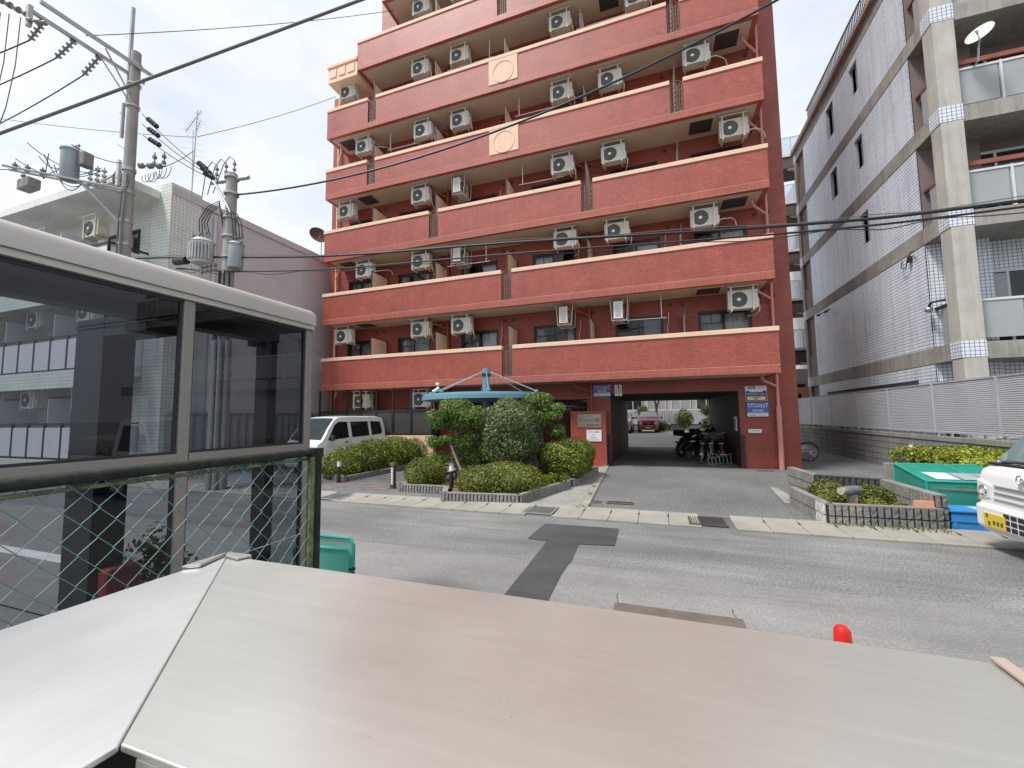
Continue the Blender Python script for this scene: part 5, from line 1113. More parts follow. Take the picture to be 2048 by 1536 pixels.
t = thing('cable_bracket', 'black cable bracket and loop on the side band of the grey block', 'bracket', (S, 1.9, 6.4)); MB().tube([(S - .03, 2.3, 6.4), (S - .12, 2.2, 6.15), (S - .10, 2.0, 6.05), (S - .12, 1.85, 6.25), (S - .05, 1.75, 6.5), (S - .1, 1.5, 6.42)], .014, 6).build('cable_loop', m_black, t); MB().box(S - .1, S - .012, 1.8, 1.9, 6.2, 6.38).build('bracket_plate', m_black, t)
t = thing('wall_valve', 'black pipe fitting on the side balcony of the grey block', 'pipe', (S, .85, 4.6)); MB().tube([(S - .02, 1.1, 4.55), (S - .16, 1.05, 4.55), (S - .14, .85, 4.72), (S + .1, .7, 4.74)], .035, 8).build('pipe', m_black, t); MB().ball((S - .14, 1.0, 4.56), .09, .09, .09, 10, 8).build('valve', m_galv, t, smooth=True)
def dish(label, c, r_, aim, mat, mast, arm=True, sq=1.0):
    t = thing('satellite_dish', label, 'satellite dish', mast[0])
    a = Vector(aim).normalized(); q = a.to_track_quat('Z', 'Y').to_matrix().to_4x4(); prof = [(r_ * f, .18 * r_ * f * f) for f in (0.0, .25, .5, .75, 1.0)]
    d = MB().lathe(prof + [(r_ * .99, .18 * r_ + .02), (r_ * .5, .045 * r_ - .012), (0, -.012)], (0, 0, 0), 32); d.xf(Matrix.Translation(Vector(c)) @ q); d.build('reflector', mat, t, smooth=True)
    tip = Vector(c) + a * r_ * 1.05 + Vector((0, 0, -r_ * .35)); MB().tube([Vector(c) + Vector((0, 0, -r_ * .85)) + a * .05, tip], .014, 6).build('feed_arm', m_galv, t); MB().tube([tip, tip - a * .12], .035, 10).build('feed_horn', mat, t)
    MB().tube(mast, .022, 8).build('mast', m_galv, t); return t
dish('white satellite dish on the upper balcony of the grey block', (21.40, -.22, 11.36), .27, (-.75, -.7, .5), m_swhite, [(21.42, .2, 10.75), (21.42, -.02, 10.80), (21.41, -.14, 11.30)])
# ================================================================ pale building on the left
m_ltile = tile_mat('pale_green_tile', (.74, .78, .72), (.67, .71, .65), (.46, .49, .45), .11, .11, .010, rough=.45, var=.08, offset=0, bump=.3)  # pale tile, albedo raised further for the lens haze on this side
m_lwall = M('mauve_grey_render', (.56, .535, .545), .85, var=.05, vs=.5, bump=.1, bs=60, streak=.08)  # render lightened in colour for the same lens haze
m_lroof = M('eave_white', (.74, .73, .72), .8, var=.08, streak=.15); m_lpan = M('balcony_grey_panel', (.66, .64, .68), .6, var=.04)
LB = thing('apartment_building', 'low pale building with green tiled front and blank mauve side wall at left', 'building', (-8, 0, 0))
LX, LYF, LYB, LH = -1.3, -5.05, 9.0, 9.25
MB().box(-30, LX, LYF + .02, LYB, 0, LH - .25).build('side_wall', m_lwall, LB); MB().box(-30, LX + .06, LYF - .05, LYB, LH - .25, LH).build('parapet', m_lwall, LB)
MB().box(-.9 + LX - .03, LX + .03, LYF - .10, LYF + .85, 0, LH + .12).build('corner_pier', m_ltile, LB)
MB().box(-30, LX - .93, LYF - .002, LYF + .02, 0, LH - .3).build('front_wall', m_ltile, LB)
MB().box(-30, LX - .5, LYF - 1.25, LYF + .3, LH - .35, LH - .1).build('eave', m_lroof, LB)
MB().cyl((LX + .08, LYF + 1.3, 0), (LX + .08, LYF + 1.3, LH - .4), .06, seg=12).build('downpipe', M('white_pipe', (.5, .49, .5), .5), LB, smooth=True)
for i, z in enumerate((.55, 3.3, 6.05)):
    MB().box(-28, LX - 1.0, LYF - 1.15, LYF, z - .18, z).build('balcony_slab', m_lroof, LB); MB().box(-28, LX - 1.0, LYF - 1.16, LYF - 1.06, z - .55, z - .0).build('balcony_fascia', m_ltile, LB)
    x = -16.0
    while x < LX - 1.05:
        x2 = min(x + .92, LX - 1.0); p = MB().box(x + .03, x2 - .03, LYF - 1.12, LYF - 1.09, z + .06, z + .98).build('balcony_panel', m_lpan, LB); MB().box(x - .025, x + .025, LYF - 1.14, LYF - 1.07, z, z + 1.12).build('panel_post', m_bronze, p); x = x2
    MB().box(-16, LX - 1.0, LYF - 1.13, LYF - 1.08, z + 1.06, z + 1.11).build('handrail', m_bronze, LB); MB().box(-16, LX - 1.0, LYF - 1.125, LYF - 1.085, z + .0, z + .05).build('bottom_rail', m_bronze, LB)
    p = MB().box(LX - 1.02, LX - .99, LYF - 1.06, LYF - .02, z + .06, z + .98).build('balcony_panel', m_lpan, LB); MB().box(LX - 1.04, LX - .97, LYF - 1.13, LYF - .0, z + 1.06, z + 1.115).build('panel_rail', m_bronze, p); MB().box(LX - 1.03, LX - .98, LYF - 1.13, LYF - 1.065, z, z + 1.06).build('panel_post', m_bronze, p)
    for j in range(5):
        xa = LX - 3.3 - 2.9 * j; w_ = MB().box(xa, xa + 1.7, LYF - .05, LYF - .003, z + 1.98, z + 2.05).box(xa, xa + .05, LYF - .05, LYF - .003, z, z + 1.98).box(xa + .83, xa + .88, LYF - .05, LYF - .003, z, z + 1.98).box(xa + 1.65, xa + 1.7, LYF - .05, LYF - .003, z, z + 1.98).build('window', m_bronze, LB)
        MB().quad((xa, LYF - .02, z), (xa + 1.7, LYF - .02, z), (xa + 1.7, LYF - .02, z + 2.0), (xa, LYF - .02, z + 2.0)).build('pane', m_dkgl, w_)
        MB().box(xa - .55, xa - .52, LYF - 1.0, LYF - .03, z, z + 1.9).build('partition', m_lpan, LB)
        if j < 3: ac_unit(xa + .35, LYF - .85, z + 1.62, 'air conditioner on the ' + ['lowest', 'middle', 'top'][i] + ' storey of the pale left building, ' + ['nearest', 'second nearest', 'farthest'][j] + ' its corner', 0, -1)
dish('rusty satellite dish on the mauve wall top beside the red building', (-1.15, .80, 10.05), .40, (.9, -.5, .35), m_rust, [(-1.15, 1.0, 8.9), (-1.15, 1.0, 10.0), (-1.15, .88, 10.05)])
t = thing('corrugated_fence', 'grey corrugated fence at the foot of the left building', 'fence', (-1.1, 2, 0)); cg = MB()
n = 90; vs = []
for i in range(n + 1): y = -5 + 6.2 * i / n; x = LX + .18 + .03 * math.sin(i * 1.4); vs += [(x, y, 0), (x, y, 1.9)]
cg.add(vs, [(2 * i, 2 * i + 2, 2 * i + 3, 2 * i + 1) for i in range(n)]); cg.build('sheet', M('corrugated_grey', (.30, .31, .33), .5, var=.1), t); MB().box(LX + .14, LX + .23, -5, 1.2, 1.9, 1.96).build('top_rail', m_galv, t)
# ================================================================ behind the red building
t = thing('apartment_building', 'pale apartment block seen through the underpass behind the parked car', 'building', (12, 30, 0))
MB().box(-6, 40, 25.2, 36, 0, 10).build('wall', M('beige_far', (.42, .41, .37), .8, var=.08), t); MB().box(-6, 40, 24.0, 24.12, 2.05, 2.15).build('terrace_rail', m_rail, t)
for i in range(24): MB().box(2 + .9 * i, 2.06 + .9 * i, 24.0, 24.1, 1.3, 2.05).build('rail_post', m_rail, t)
MB().box(-6, 40, 23.9, 25.2, .4, 1.30).build('terrace_base', m_conc, t)
for i in range(9):
    xa = 4.3 + 2.0 * i; w_ = MB().box(xa, xa + 1.6, 25.1, 25.19, 2.0, 2.06).box(xa, xa + 1.6, 25.1, 25.19, 3.9, 3.96).box(xa, xa + .06, 25.1, 25.19, 2.06, 3.9).box(xa + .77, xa + .83, 25.1, 25.19, 2.06, 3.9).box(xa + 1.54, xa + 1.6, 25.1, 25.19, 2.06, 3.9).build('window', m_rail, t); MB().quad((xa, 25.15, 2), (xa + 1.6, 25.15, 2), (xa + 1.6, 25.15, 3.9), (xa, 25.15, 3.9)).build('pane', m_ogl if i % 3 else m_dkgl, w_)
t = thing('panel_fence', 'pale ribbed metal fence behind the parked red car', 'fence', (12, 22, .45)); MB().box(2, 24, 22.2, 22.26, .45, .95).build('base', m_concD, t)
me = MB().add([(0, 0, 0), (.05, -.03, 0), (.13, -.03, 0), (.18, 0, 0), (0, 0, 1.1), (.05, -.03, 1.1), (.13, -.03, 1.1), (.18, 0, 1.1)], [(0, 1, 5, 4), (1, 2, 6, 5), (2, 3, 7, 6)]).mesh('fence_sheet', M('fence_blue_grey', (.40, .44, .47), .5, var=.06))
for i in range(80): put(me, 'fence_sheet', t, Vector((6 + .18 * i, 22.18, .95)) - t.location)
shrub('round_shrub', 'round clipped shrub beyond the underpass right of the tree', [(15.05, 20.6, 1.35, .66, .6, .72)], 1500, .11, L_far, 51); shrub('round_shrub', 'round clipped shrub beyond the underpass left of the red car', [(10.35, 20.6, 1.35, .55, .5, .6)], 1300, .11, L_far, 52)
shrub('double_shrub', 'two-tiered shrub beyond the underpass by the right wall', [(16.75, 20.8, 2.0, .55, .5, .45), (16.7, 20.8, 1.0, .5, .5, .45)], 1500, .11, L_far, 53)
t = thing('bare_tree', 'slim tree with forked trunk behind the parked red car', 'tree', (13.15, 20.4, .45)); MB().tube([(13.2, 20.4, .4), (13.15, 20.4, 1.6), (13.05, 20.4, 2.6), (12.9, 20.4, 3.3)], [.11, .09, .08, .05], 8).build('trunk', m_bark, t); MB().tube([(13.12, 20.4, 2.2), (13.35, 20.4, 2.9), (13.3, 20.4, 3.4)], [.06, .05, .03], 8).build('branch', m_bark, t); foliage('crown', t, [(13.0, 20.5, 3.6, .9, .9, .6)], 1500, .1, L_far, 54, shell=.7, core=.3)
shrub('leafy_bush', 'loose leafy bush at the foot of the slim tree', [(13.4, 20.3, .8, .55, .4, .5), (12.0, 21.6, 2.0, .5, .4, .5)], 1200, .1, L_far, 55)
for i in range(4): tag(MB().box(10.6 + 2.3 * i, 11.9 + 2.3 * i, 19.6, 19.72, .45, .56).build('wheel_stop', m_concD), 'low concrete wheel stop in the rear parking lot, ' + ['leftmost', 'second from left', 'third from left', 'rightmost'][i], 'wheel stop', 'wheel stops in the rear lot')
# open rear walkways glimpsed between the two near buildings
FB = thing('apartment_building', 'white block with open arched walkways seen between red and grey buildings', 'building', (22, 17, 0))
m_far2 = M('far_white', (.60, .62, .64), .8, var=.06); m_far3 = M('far_dark', (.11, .08, .07), .9); m_mesh = glass_mat('rail_mesh', (.72, .78, .82), .6, .3)
MB().box(21.0, 34, 18.2, 22, 0, 4.6).build('wall', m_far2, FB); MB().box(22.6, 34, 16.2, 22, 0, 17.5).build('tower', m_far2, FB)
for i in range(5):
    z = 5.2 + 3.08 * i - .4
    MB().box(19.6, 22.6, 15.8, 17.6, z, z + .85).build('walkway_slab', m_far3, FB); MB().box(19.6, 22.6, 15.74, 15.79, z + .72, z + .88).build('slab_edge', m_far2, FB)
    MB().quad((19.6, 15.77, z + .9), (22.6, 15.77, z + .9), (22.6, 15.77, z + 1.95), (19.6, 15.77, z + 1.95)).build('mesh_rail', m_mesh, FB); MB().box(19.6, 22.6, 15.75, 15.79, z + 1.95, z + 2.0).build('rail', m_far2, FB)
    for q in range(6): MB().box(19.7 + .5 * q, 19.73 + .5 * q, 15.75, 15.79, z + .88, z + 1.95).build('rail_post', m_galv, FB)
    MB().prism([(21.5, z), (21.9, z - .12), (22.15, z - .45), (22.25, z - .9), (22.6, z - .9), (22.6, z)], 15.85, 16.1, axis='y').build('arch_bracket', m_far2, FB)
w_ = MB().box(21.3, 22.3, 18.1, 18.19, 1.6, 3.6).build('window', m_bronze, FB); MB().box(21.0, 23, 17.5, 17.6, 1.2, 2.3).build('balcony_panel', m_rail, FB)
t = thing('house', 'small peach house with flat eave between the red and grey buildings', 'house', (21.5, 17, 0)); MB().box(19.0, 24, 16.5, 20, 0, 3.3).build('wall', m_peach, t); MB().box(17.4, 20.4, 15.4, 18.2, 2.95, 3.25).build('eave', m_beige, t); MB().box(20.25, 21.6, 16.44, 16.5, 1.8, 2.9).build('window', m_bronze, t); MB().cyl((20.3, 15.6, 0), (20.3, 15.6, 2.95), .06, seg=8).build('eave_post', m_galv, t)
# ================================================================ utility poles and overhead lines
m_pole = M('pole_concrete', (.33, .325, .31), .85, var=.12, vs=2, bump=.2, bs=40, streak=.15); m_ins = M('insulator_grey', (.22, .215, .20), .5, var=.2, vs=10); m_wire = M('wire_black', (.018, .018, .02), .6); m_wireg = M('wire_grey', (.16, .155, .15), .6); m_wireb = M('wire_blue_black', (.015, .025, .045), .5)
m_tr = M('transformer_grey', (.30, .34, .36), .5, var=.1, vs=2, streak=.2); m_trl = M('transformer_pale', (.48, .49, .48), .5, var=.1, streak=.15)
def pole(name, label, x, y, h, r0, r1):
    t = thing(name, label, 'utility pole', (x, y, 0)); MB().tube([(x, y, 0), (x, y, h)], [r0, r1], 20).build('shaft', m_pole, t, smooth=True); return t
def sag(p, q, s, n=24):
    p, q = Vector(p), Vector(q); return [p.lerp(q, i / n) - Vector((0, 0, s * 4 * (i / n) * (1 - i / n))) for i in range(n + 1)]
def insul(t, p, q, r_=.07, k=4, name='insulator', mat=None):
    p, q = Vector(p), Vector(q); d = q - p; pts = []; rs = []
    for i in range(k):
        for f, rr in ((0, .3), (.12, 1), (.5, .85), (.62, .3)): pts.append(p + d * ((i + f) / k)); rs.append(r_ * rr)
    pts.append(q); rs.append(r_ * .25); return MB().tube(pts, rs, 10).build(name, mat or m_ins, t, smooth=True)
P1 = pole('utility_pole', 'tall concrete utility pole with long crossarm at far left', -1.45, -6.2, 12.95, .19, .125)
MB().box(-1.66, -1.58, -6.30, -6.22, 11.3, 14.45).build('top_post', m_galv, P1); MB().box(-1.72, -1.65, -6.35, -6.28, 10.2, 11.3).build('top_post_brace', m_galv, P1)
for dx, z, e in ((.19, 12.42, -8.35), (-.21, 12.30, -8.35)): MB().box(-1.45 + dx - .04, -1.45 + dx + .04, e, -5.85, z - .045, z + .045).build('crossarm', m_galv, P1)
MB().box(-1.72, -1.60, -8.42, -8.33, 11.85, 12.42).build('arm_end_plate', m_galv, P1); MB().tube([(-1.6, -7.0, 12.25), (-1.5, -6.33, 11.4)], .022, 6).build('arm_brace', m_galv, P1); MB().tube([(-1.3, -7.0, 12.35), (-1.4, -6.33, 11.5)], .022, 6).build('arm_brace', m_galv, P1)
for (yy, xe, ye, ze) in ((-8.1, -2.05, -8.2, 11.75), (-7.5, -2.15, -7.65, 11.75), (-6.95, -2.2, -7.05, 11.75)): insul(P1, (-1.68, yy, 12.25), (xe, ye, ze), .085, 5)
insul(P1, (-1.75, -8.36, 12.2), (-2.35, -8.75, 12.55), .085, 4); insul(P1, (-1.65, -8.4, 12.0), (-1.15, -8.2, 11.9), .06, 3)
for z, w_ in ((12.55, .03), (11.9, .03), (11.2, .035), (9.2, .05), (8.5, .05), (7.6, .05), (6.9, .04)): MB().lathe([(.16, -w_), (.17, -w_), (.17, w_), (.16, w_)], (-1.45, -6.2, z), 20).build('band', m_galv, P1)
for i in range(9): MB().cyl((-1.45 + (-.32 if i % 2 else .0), -6.2 - (.0 if i % 2 else .32), 6.8 + .5 * i), (-1.45, -6.2, 6.8 + .5 * i), .009, seg=6).build('step_bolt', m_galv, P1)
# transformer platform of the tall pole
ex = Vector((-3.25, -7.95, 8.6)); pb = Vector((-1.45, -6.2, 8.5)); dv = (ex - pb).normalized()
for o in (Vector((.0, 0, 0)), Vector((.12, -.16, 0))): MB().tube([pb + o, ex + o], .035, 6).build('platform_arm', m_galv, P1)
MB().tube([pb + dv * .95, Vector((-1.45, -6.2, 7.3))], .035, 6).build('platform_brace', m_galv, P1); MB().tube([pb + dv * 1.02 + Vector((.1, -.1, 0)), Vector((-1.40, -6.25, 7.4))], .03, 6).build('platform_brace', m_galv, P1)
c = pb + dv * 1.3
TR = MB().lathe([(.0, -.02), (.19, -.02), (.205, .02), (.205, .82), (.23, .84), (.23, .88), (.16, .94), (0, 1.02)], tuple(c + Vector((0, 0, .04))), 24).build('transformer_can', m_tr, P1, smooth=True)
for i in range(3): insul(P1, c + Vector((.12 * (i - 1), .1, .98)), c + Vector((.15 * (i - 1), .1, 1.15)), .04, 2)
MB().box(c.x + .22, c.x + .5, c.y + .05, c.y + .3, c.z + .45, c.z + .85).build('switch_box', m_ins, P1, bevel=.03)
for f in (.55, .70, .85): q = pb + dv * f; insul(P1, q + Vector((0, 0, .0)), q + Vector((0, 0, .62)), .06, 4, 'cutout', m_galv)
for f in (1.85, 2.15, 2.4): q = pb + dv * f; insul(P1, q, q + Vector((0, 0, .25)), .06, 2)
q = pb + dv * 2.1; MB().box(q.x - .28, q.x + .28, q.y - .14, q.y + .14, q.z - .48, q.z - .18).build('switch_gear', m_ins, P1, bevel=.04); insul(P1, q + Vector((-.25, 0, -.18)), q + Vector((-.35, 0, .1)), .06, 2)
for i in range(10):
    a = RND.uniform(0, 6.28); p0 = pb + dv * RND.uniform(.8, 2.4) + Vector((0, 0, .5 * RND.random())); p1 = pb + dv * RND.uniform(.2, 2.2) + Vector((0, 0, RND.uniform(.3, 1.0))); MB().tube(sag(p0, p1, RND.uniform(.15, .5), 12), .011, 5).build('jumper_wire', m_wire, P1)
for i in range(5): MB().ring((-1.45 - .35 + .06 * i, -6.3, 9.0 - .05 * i), .22 + .03 * i, .009, 18, 5, 'y', R(100), R(400)).build('jumper_loop', m_wire, P1)
insul(P1, (-1.2, -6.1, 9.35), (-.4, -5.85, 9.3), .09, 3); insul(P1, (-.75, -5.95, 9.33), (-.75, -5.95, 9.75), .06, 2); insul(P1, (-.4, -5.9, 9.33), (-.4, -5.9, 9.7), .06, 2)
for i in range(6): MB().ring((-1.0 + .17 * i, -6.0, 9.05), .20 + .03 * (i % 3), .009, 16, 5, 'y', R(170), R(370)).build('jumper_loop', m_wire, P1)
MB().box(-1.78, -1.66, -6.36, -6.28, 8.7, 9.5).build('fuse_box', m_rail, P1)
for dx in (.12, .16, -.02): MB().tube([(-1.45 + dx, -6.38, .2), (-1.45 + dx, -6.37, 7.5), (-1.40 + dx, -6.35, 8.6)], .018, 6).build('riser_cable', m_wireg, P1)
# drops from the arm tip
for (x, y, zb) in ((-2.45, -8.6, 9.1), (-2.15, -8.35, 9.0), (-2.3, -8.5, 9.05)): tag(MB().tube([(x, y, 12.3), (x - .12, y + .02, 11.0), (x - .35, y, 9.9), (x - .7, y - .05, zb)], .012, 5).build('drop_wire', m_wireg), {-2.45: 'leftmost thin wire dropping from the tip of the crossarm', -2.15: 'rightmost thin wire dropping from the tip of the crossarm', -2.3: 'middle thin wire dropping from the tip of the crossarm'}[x], 'wire', 'wires dropping from the crossarm')
P2 = pole('utility_pole', 'shorter concrete utility pole carrying two transformers', 2.90, -6.2, 8.15, .165, .125)
MB().tube([(2.2, -6.25, 8.02), (3.4, -6.12, 8.0)], .05, 8).build('crossarm', m_galv, P2)
for x in (2.35, 2.7, 3.0): insul(P2, (x, -6.22, 8.05), (x, -6.22, 8.5), .045, 3)
for i in range(3): MB().tube([(2.35 + .33 * i, -6.22, 8.48), (2.2 + .33 * i, -6.25, 8.62), (2.05 + .33 * i, -6.3, 8.4), (2.1 + .2 * i, -6.4, 7.6)], .011, 5).build('jumper_wire', m_wire, P2)
MB().tube([(2.55, -6.42, 7.9), (3.2, -6.4, 6.95)], .035, 8).build('arm_strut', m_galv, P2)
t2 = MB().lathe([(0, 0), (.23, 0), (.25, .04), (.25, .54), (.27, .56), (.2, .64), (0, .66)], (2.30, -6.45, 5.72), 24).build('transformer_can', m_trl, P2, smooth=True)
for i in range(14): a = R(180 + 13 * i); MB().box(-.012, .012, -.05, .05, 0, .42).xf(Matrix.Translation((2.30 + .27 * math.cos(a), -6.45 + .27 * math.sin(a), 5.79)) @ Matrix.Rotation(a + R(90), 4, 'Z')).build('cooling_fin', m_trl, t2)
t3 = MB().lathe([(0, 0), (.155, 0), (.17, .04), (.17, .58), (.19, .60), (.14, .66), (0, .68)], (3.36, -6.35, 5.50), 22).build('transformer_can', m_tr, P2, smooth=True)
for k in range(3): insul(P2, (3.35 + .09 * k, -6.35, 6.12), (3.35 + .12 * k, -6.4, 6.35), .04, 2); insul(P2, (2.0 + .22 * k, -6.45, 6.38), (1.95 + .25 * k, -6.5, 6.6), .04, 2)
for k in range(4): MB().tube([(2.55 - .13 * k, -6.45, 6.4), (2.48 - .10 * k, -6.5, 6.75 + .05 * k), (2.55 - .05 * k, -6.45, 7.05 + .06 * k), (2.75, -6.4, 7.2 + .05 * k), (2.86, -6.36, 6.95 - .1 * k)], .013, 5).build('jumper_wire', m_wire, P2)
for k in range(4): MB().tube([(2.97, -6.36, 7.2 - .08 * k), (3.1 + .05 * k, -6.42, 7.2 - .05 * k), (3.25 + .08 * k, -6.45, 6.95 - .04 * k), (3.3 + .10 * k, -6.42, 6.6), (3.35 + .11 * k, -6.42, 6.2)], .013, 5).build('jumper_wire', m_wire, P2)
for k in range(4): insul(P2, (2.45 + .15 * k, -6.55, 5.62), (2.47 + .15 * k, -6.55, 5.38), .06, 2)
for z in (8.05, 7.6, 6.95, 6.45, 5.9, 5.0, 3.9, 2.9): MB().lathe([(.15, -.03), (.175, -.03), (.175, .03), (.15, .03)], (2.9, -6.2, z), 18).build('band', m_galv, P2)
for i, a in enumerate((200, 235, 265, 300, 335)):
    x, y = 2.9 + .24 * math.cos(R(a)), -6.2 + .24 * math.sin(R(a)); MB().cyl((x, y, 0), (x, y, 3.7), .045, seg=10).build('conduit', m_pole, P2, smooth=True); MB().tube([(x, y, 3.7), (2.9 + .2 * math.cos(R(a)), -6.2 + .2 * math.sin(R(a)), 4.2), (2.9 + .18 * math.cos(R(a)), -6.2 + .18 * math.sin(R(a)), 5.5)], .02, 6).build('riser_cable', m_wire, P2)
def wire(label, pts, r_, mat, seg=6, name='overhead_wire', grp='overhead wires'): return tag(MB().tube(pts, r_, seg).build(name, mat), label, 'wire', grp)
wire('thick grey cable crossing the upper left sky in the foreground', sag((1.6, -11.6, 4.85), (12.4, -8.1, 8.93), .02), .021, m_wireg, 8)
wire('thin wire from the tall pole top to the red building', sag((-1.4, -7.4, 12.4), (3.23, .2, 19.0), .15), .011, m_wire)
wire('dark blue cable sagging across the red facade to the upper right', sag((2.95, -6.15, 7.60), (17.6, -5.3, 10.0), .95, 40), .022, m_wireb, 8)
def poly_curve(pts, n=10):
    P = [Vector(p) for p in pts]; P = [P[0] * 2 - P[1]] + P + [P[-1] * 2 - P[-2]]; o = []
    for i in range(1, len(P) - 2):
        for k in range(n):
            t_ = k / n; a, b, c, d = P[i - 1], P[i], P[i + 1], P[i + 2]; o.append(.5 * ((2 * b) + (c - a) * t_ + (2 * a - 5 * b + 4 * c - d) * t_ ** 2 + (3 * b - a - 3 * c + d) * t_ ** 3))
    return o + [P[-2]]
c1 = poly_curve([(-1.4, -6.25, 6.45), (1.23, -6.3, 6.10), (6.2, -6.3, 5.43), (10.66, -6.25, 5.08), (15.38, -6.2, 4.66), (18.0, -6.2, 4.56), (24, -6.2, 4.6)]); c2 = poly_curve([(1.0, -6.25, 5.85), (2.8, -6.3, 5.52), (6.2, -6.3, 5.12), (10.66, -6.25, 4.86), (15.38, -6.2, 4.54), (18.0, -6.2, 4.47), (24, -6.2, 4.5)])
wire('upper thick black cable along the street across the red facade', c1, .024, m_wire, 8); wire('lower black cable along the street across the red facade', c2, .017, m_wire, 8)
c3 = [p + Vector((0, -.06, -.07 + .035 * math.sin(i * 1.1))) for i, p in enumerate(c2)]; wire('thin lashed wire hanging just under the lower street cable', c3, .008, m_wire, 5); c4_ = [p + Vector((0, .04, .06 + .02 * math.sin(i * .9))) for i, p in enumerate(c1)]; wire('thin wire running just above the upper street cable', c4_, .007, m_wireg, 5)
for p in c1[6:60:9]: pass
tag(MB().tube([(1.1, -6.35, 5.98), (1.55, -6.35, 5.96)], .10, 12).build('cable_closure', m_black), 'black cable splice box on the street cable left of the shorter pole', 'splice box')
for i, dx in enumerate((0, .16, .30)):
    a_, b_ = (-1.2 + dx * .4, -6.1, 11.0 - .9 * i * .4), (2.35 + dx, -6.25, 8.15 - .12 * i); wire(['upper', 'middle', 'lower'][i] + ' of three wires from the tall pole to the shorter pole', sag(a_, b_, .12), .011, m_wire)
    for f0, f1 in ((.10, .24), (.80, .9)): p, q = Vector(a_).lerp(Vector(b_), f0), Vector(a_).lerp(Vector(b_), f1); insul(P1 if f0 < .5 else P2, p, q, .075, 4, 'strain_insulator', m_wire)
for i, (s0, e0) in enumerate((((-2.05, -8.2, 11.75), (-9.5, -8.6, 12.2)), ((-2.15, -7.65, 11.75), (-10, -7.8, 12.1)), ((-2.2, -7.05, 11.75), (-11.5, -6.6, 12.1)))): wire(['first', 'second', 'third'][i] + ' wire from the long crossarm to the left edge', sag(s0, e0, .15), .016, m_wire)
wire('thin wire running left from the roof antenna', sag((-2.1, -4.0, 11.85), (-14, -7.0, 14.2), .2), .010, m_wire); wire('thin wire from the roof antenna to the red building', sag((-2.0, -4.0, 11.85), (.35, .1, 15.85), .12), .010, m_wire); wire('thin slack wire from the shorter pole along the mauve wall', sag((2.9, -6.1, 5.0), (-.5, 1.2, 4.3), .15), .008, m_wire)
wire('wire from the transformer platform across the far left edge', sag(tuple(ex), (-12, -9.6, 9.6), .05), .012, m_wire); wire('looping wire between the transformer and the tall pole', sag(tuple(c + Vector((0, 0, 1.1))), (-1.4, -6.2, 9.4), .15), .012, m_wire); wire('service wire from the tall pole arm to the antenna mast', sag((-.4, -5.85, 9.3), (-2.1, -4.05, 11.3), .05), .012, m_wire)
# roof antenna
t = thing('tv_antenna', 'tall television antenna with three arrays on the left roof', 'antenna', (-2.15, -4.0, 9.2)); MB().cyl((-2.18, -4.0, 9.2), (-2.06, -4.0, 12.85), .022, .016, 8).build('mast', m_galv, t)
def yagi(o, d, L_, e, n, ln0, ln1):
    o, d, e = Vector(o), Vector(d).normalized(), Vector(e).normalized(); MB().tube([o - d * L_ * .5, o + d * L_ * .5], .012, 6).build('boom', m_galv, t)
    for i in range(n): f = i / (n - 1); ln = ln0 + (ln1 - ln0) * f; p = o + d * L_ * (f - .5); MB().tube([p - e * ln / 2, p + e * ln / 2], .006, 4).build('element', m_galv, t)
yagi((-2.25, -4.0, 12.5), (-.75, 0, -.55), .95, (.5, .2, -.75), 12, .25, .3); yagi((-2.0, -4.0, 12.2), (.3, 0, .6), .5, (.6, .3, -.3), 6, .2, .25); yagi((-2.12, -4.05, 11.15), (.05, 0, -1), 1.9, (.95, .15, -.28), 9, .5, 1.75)
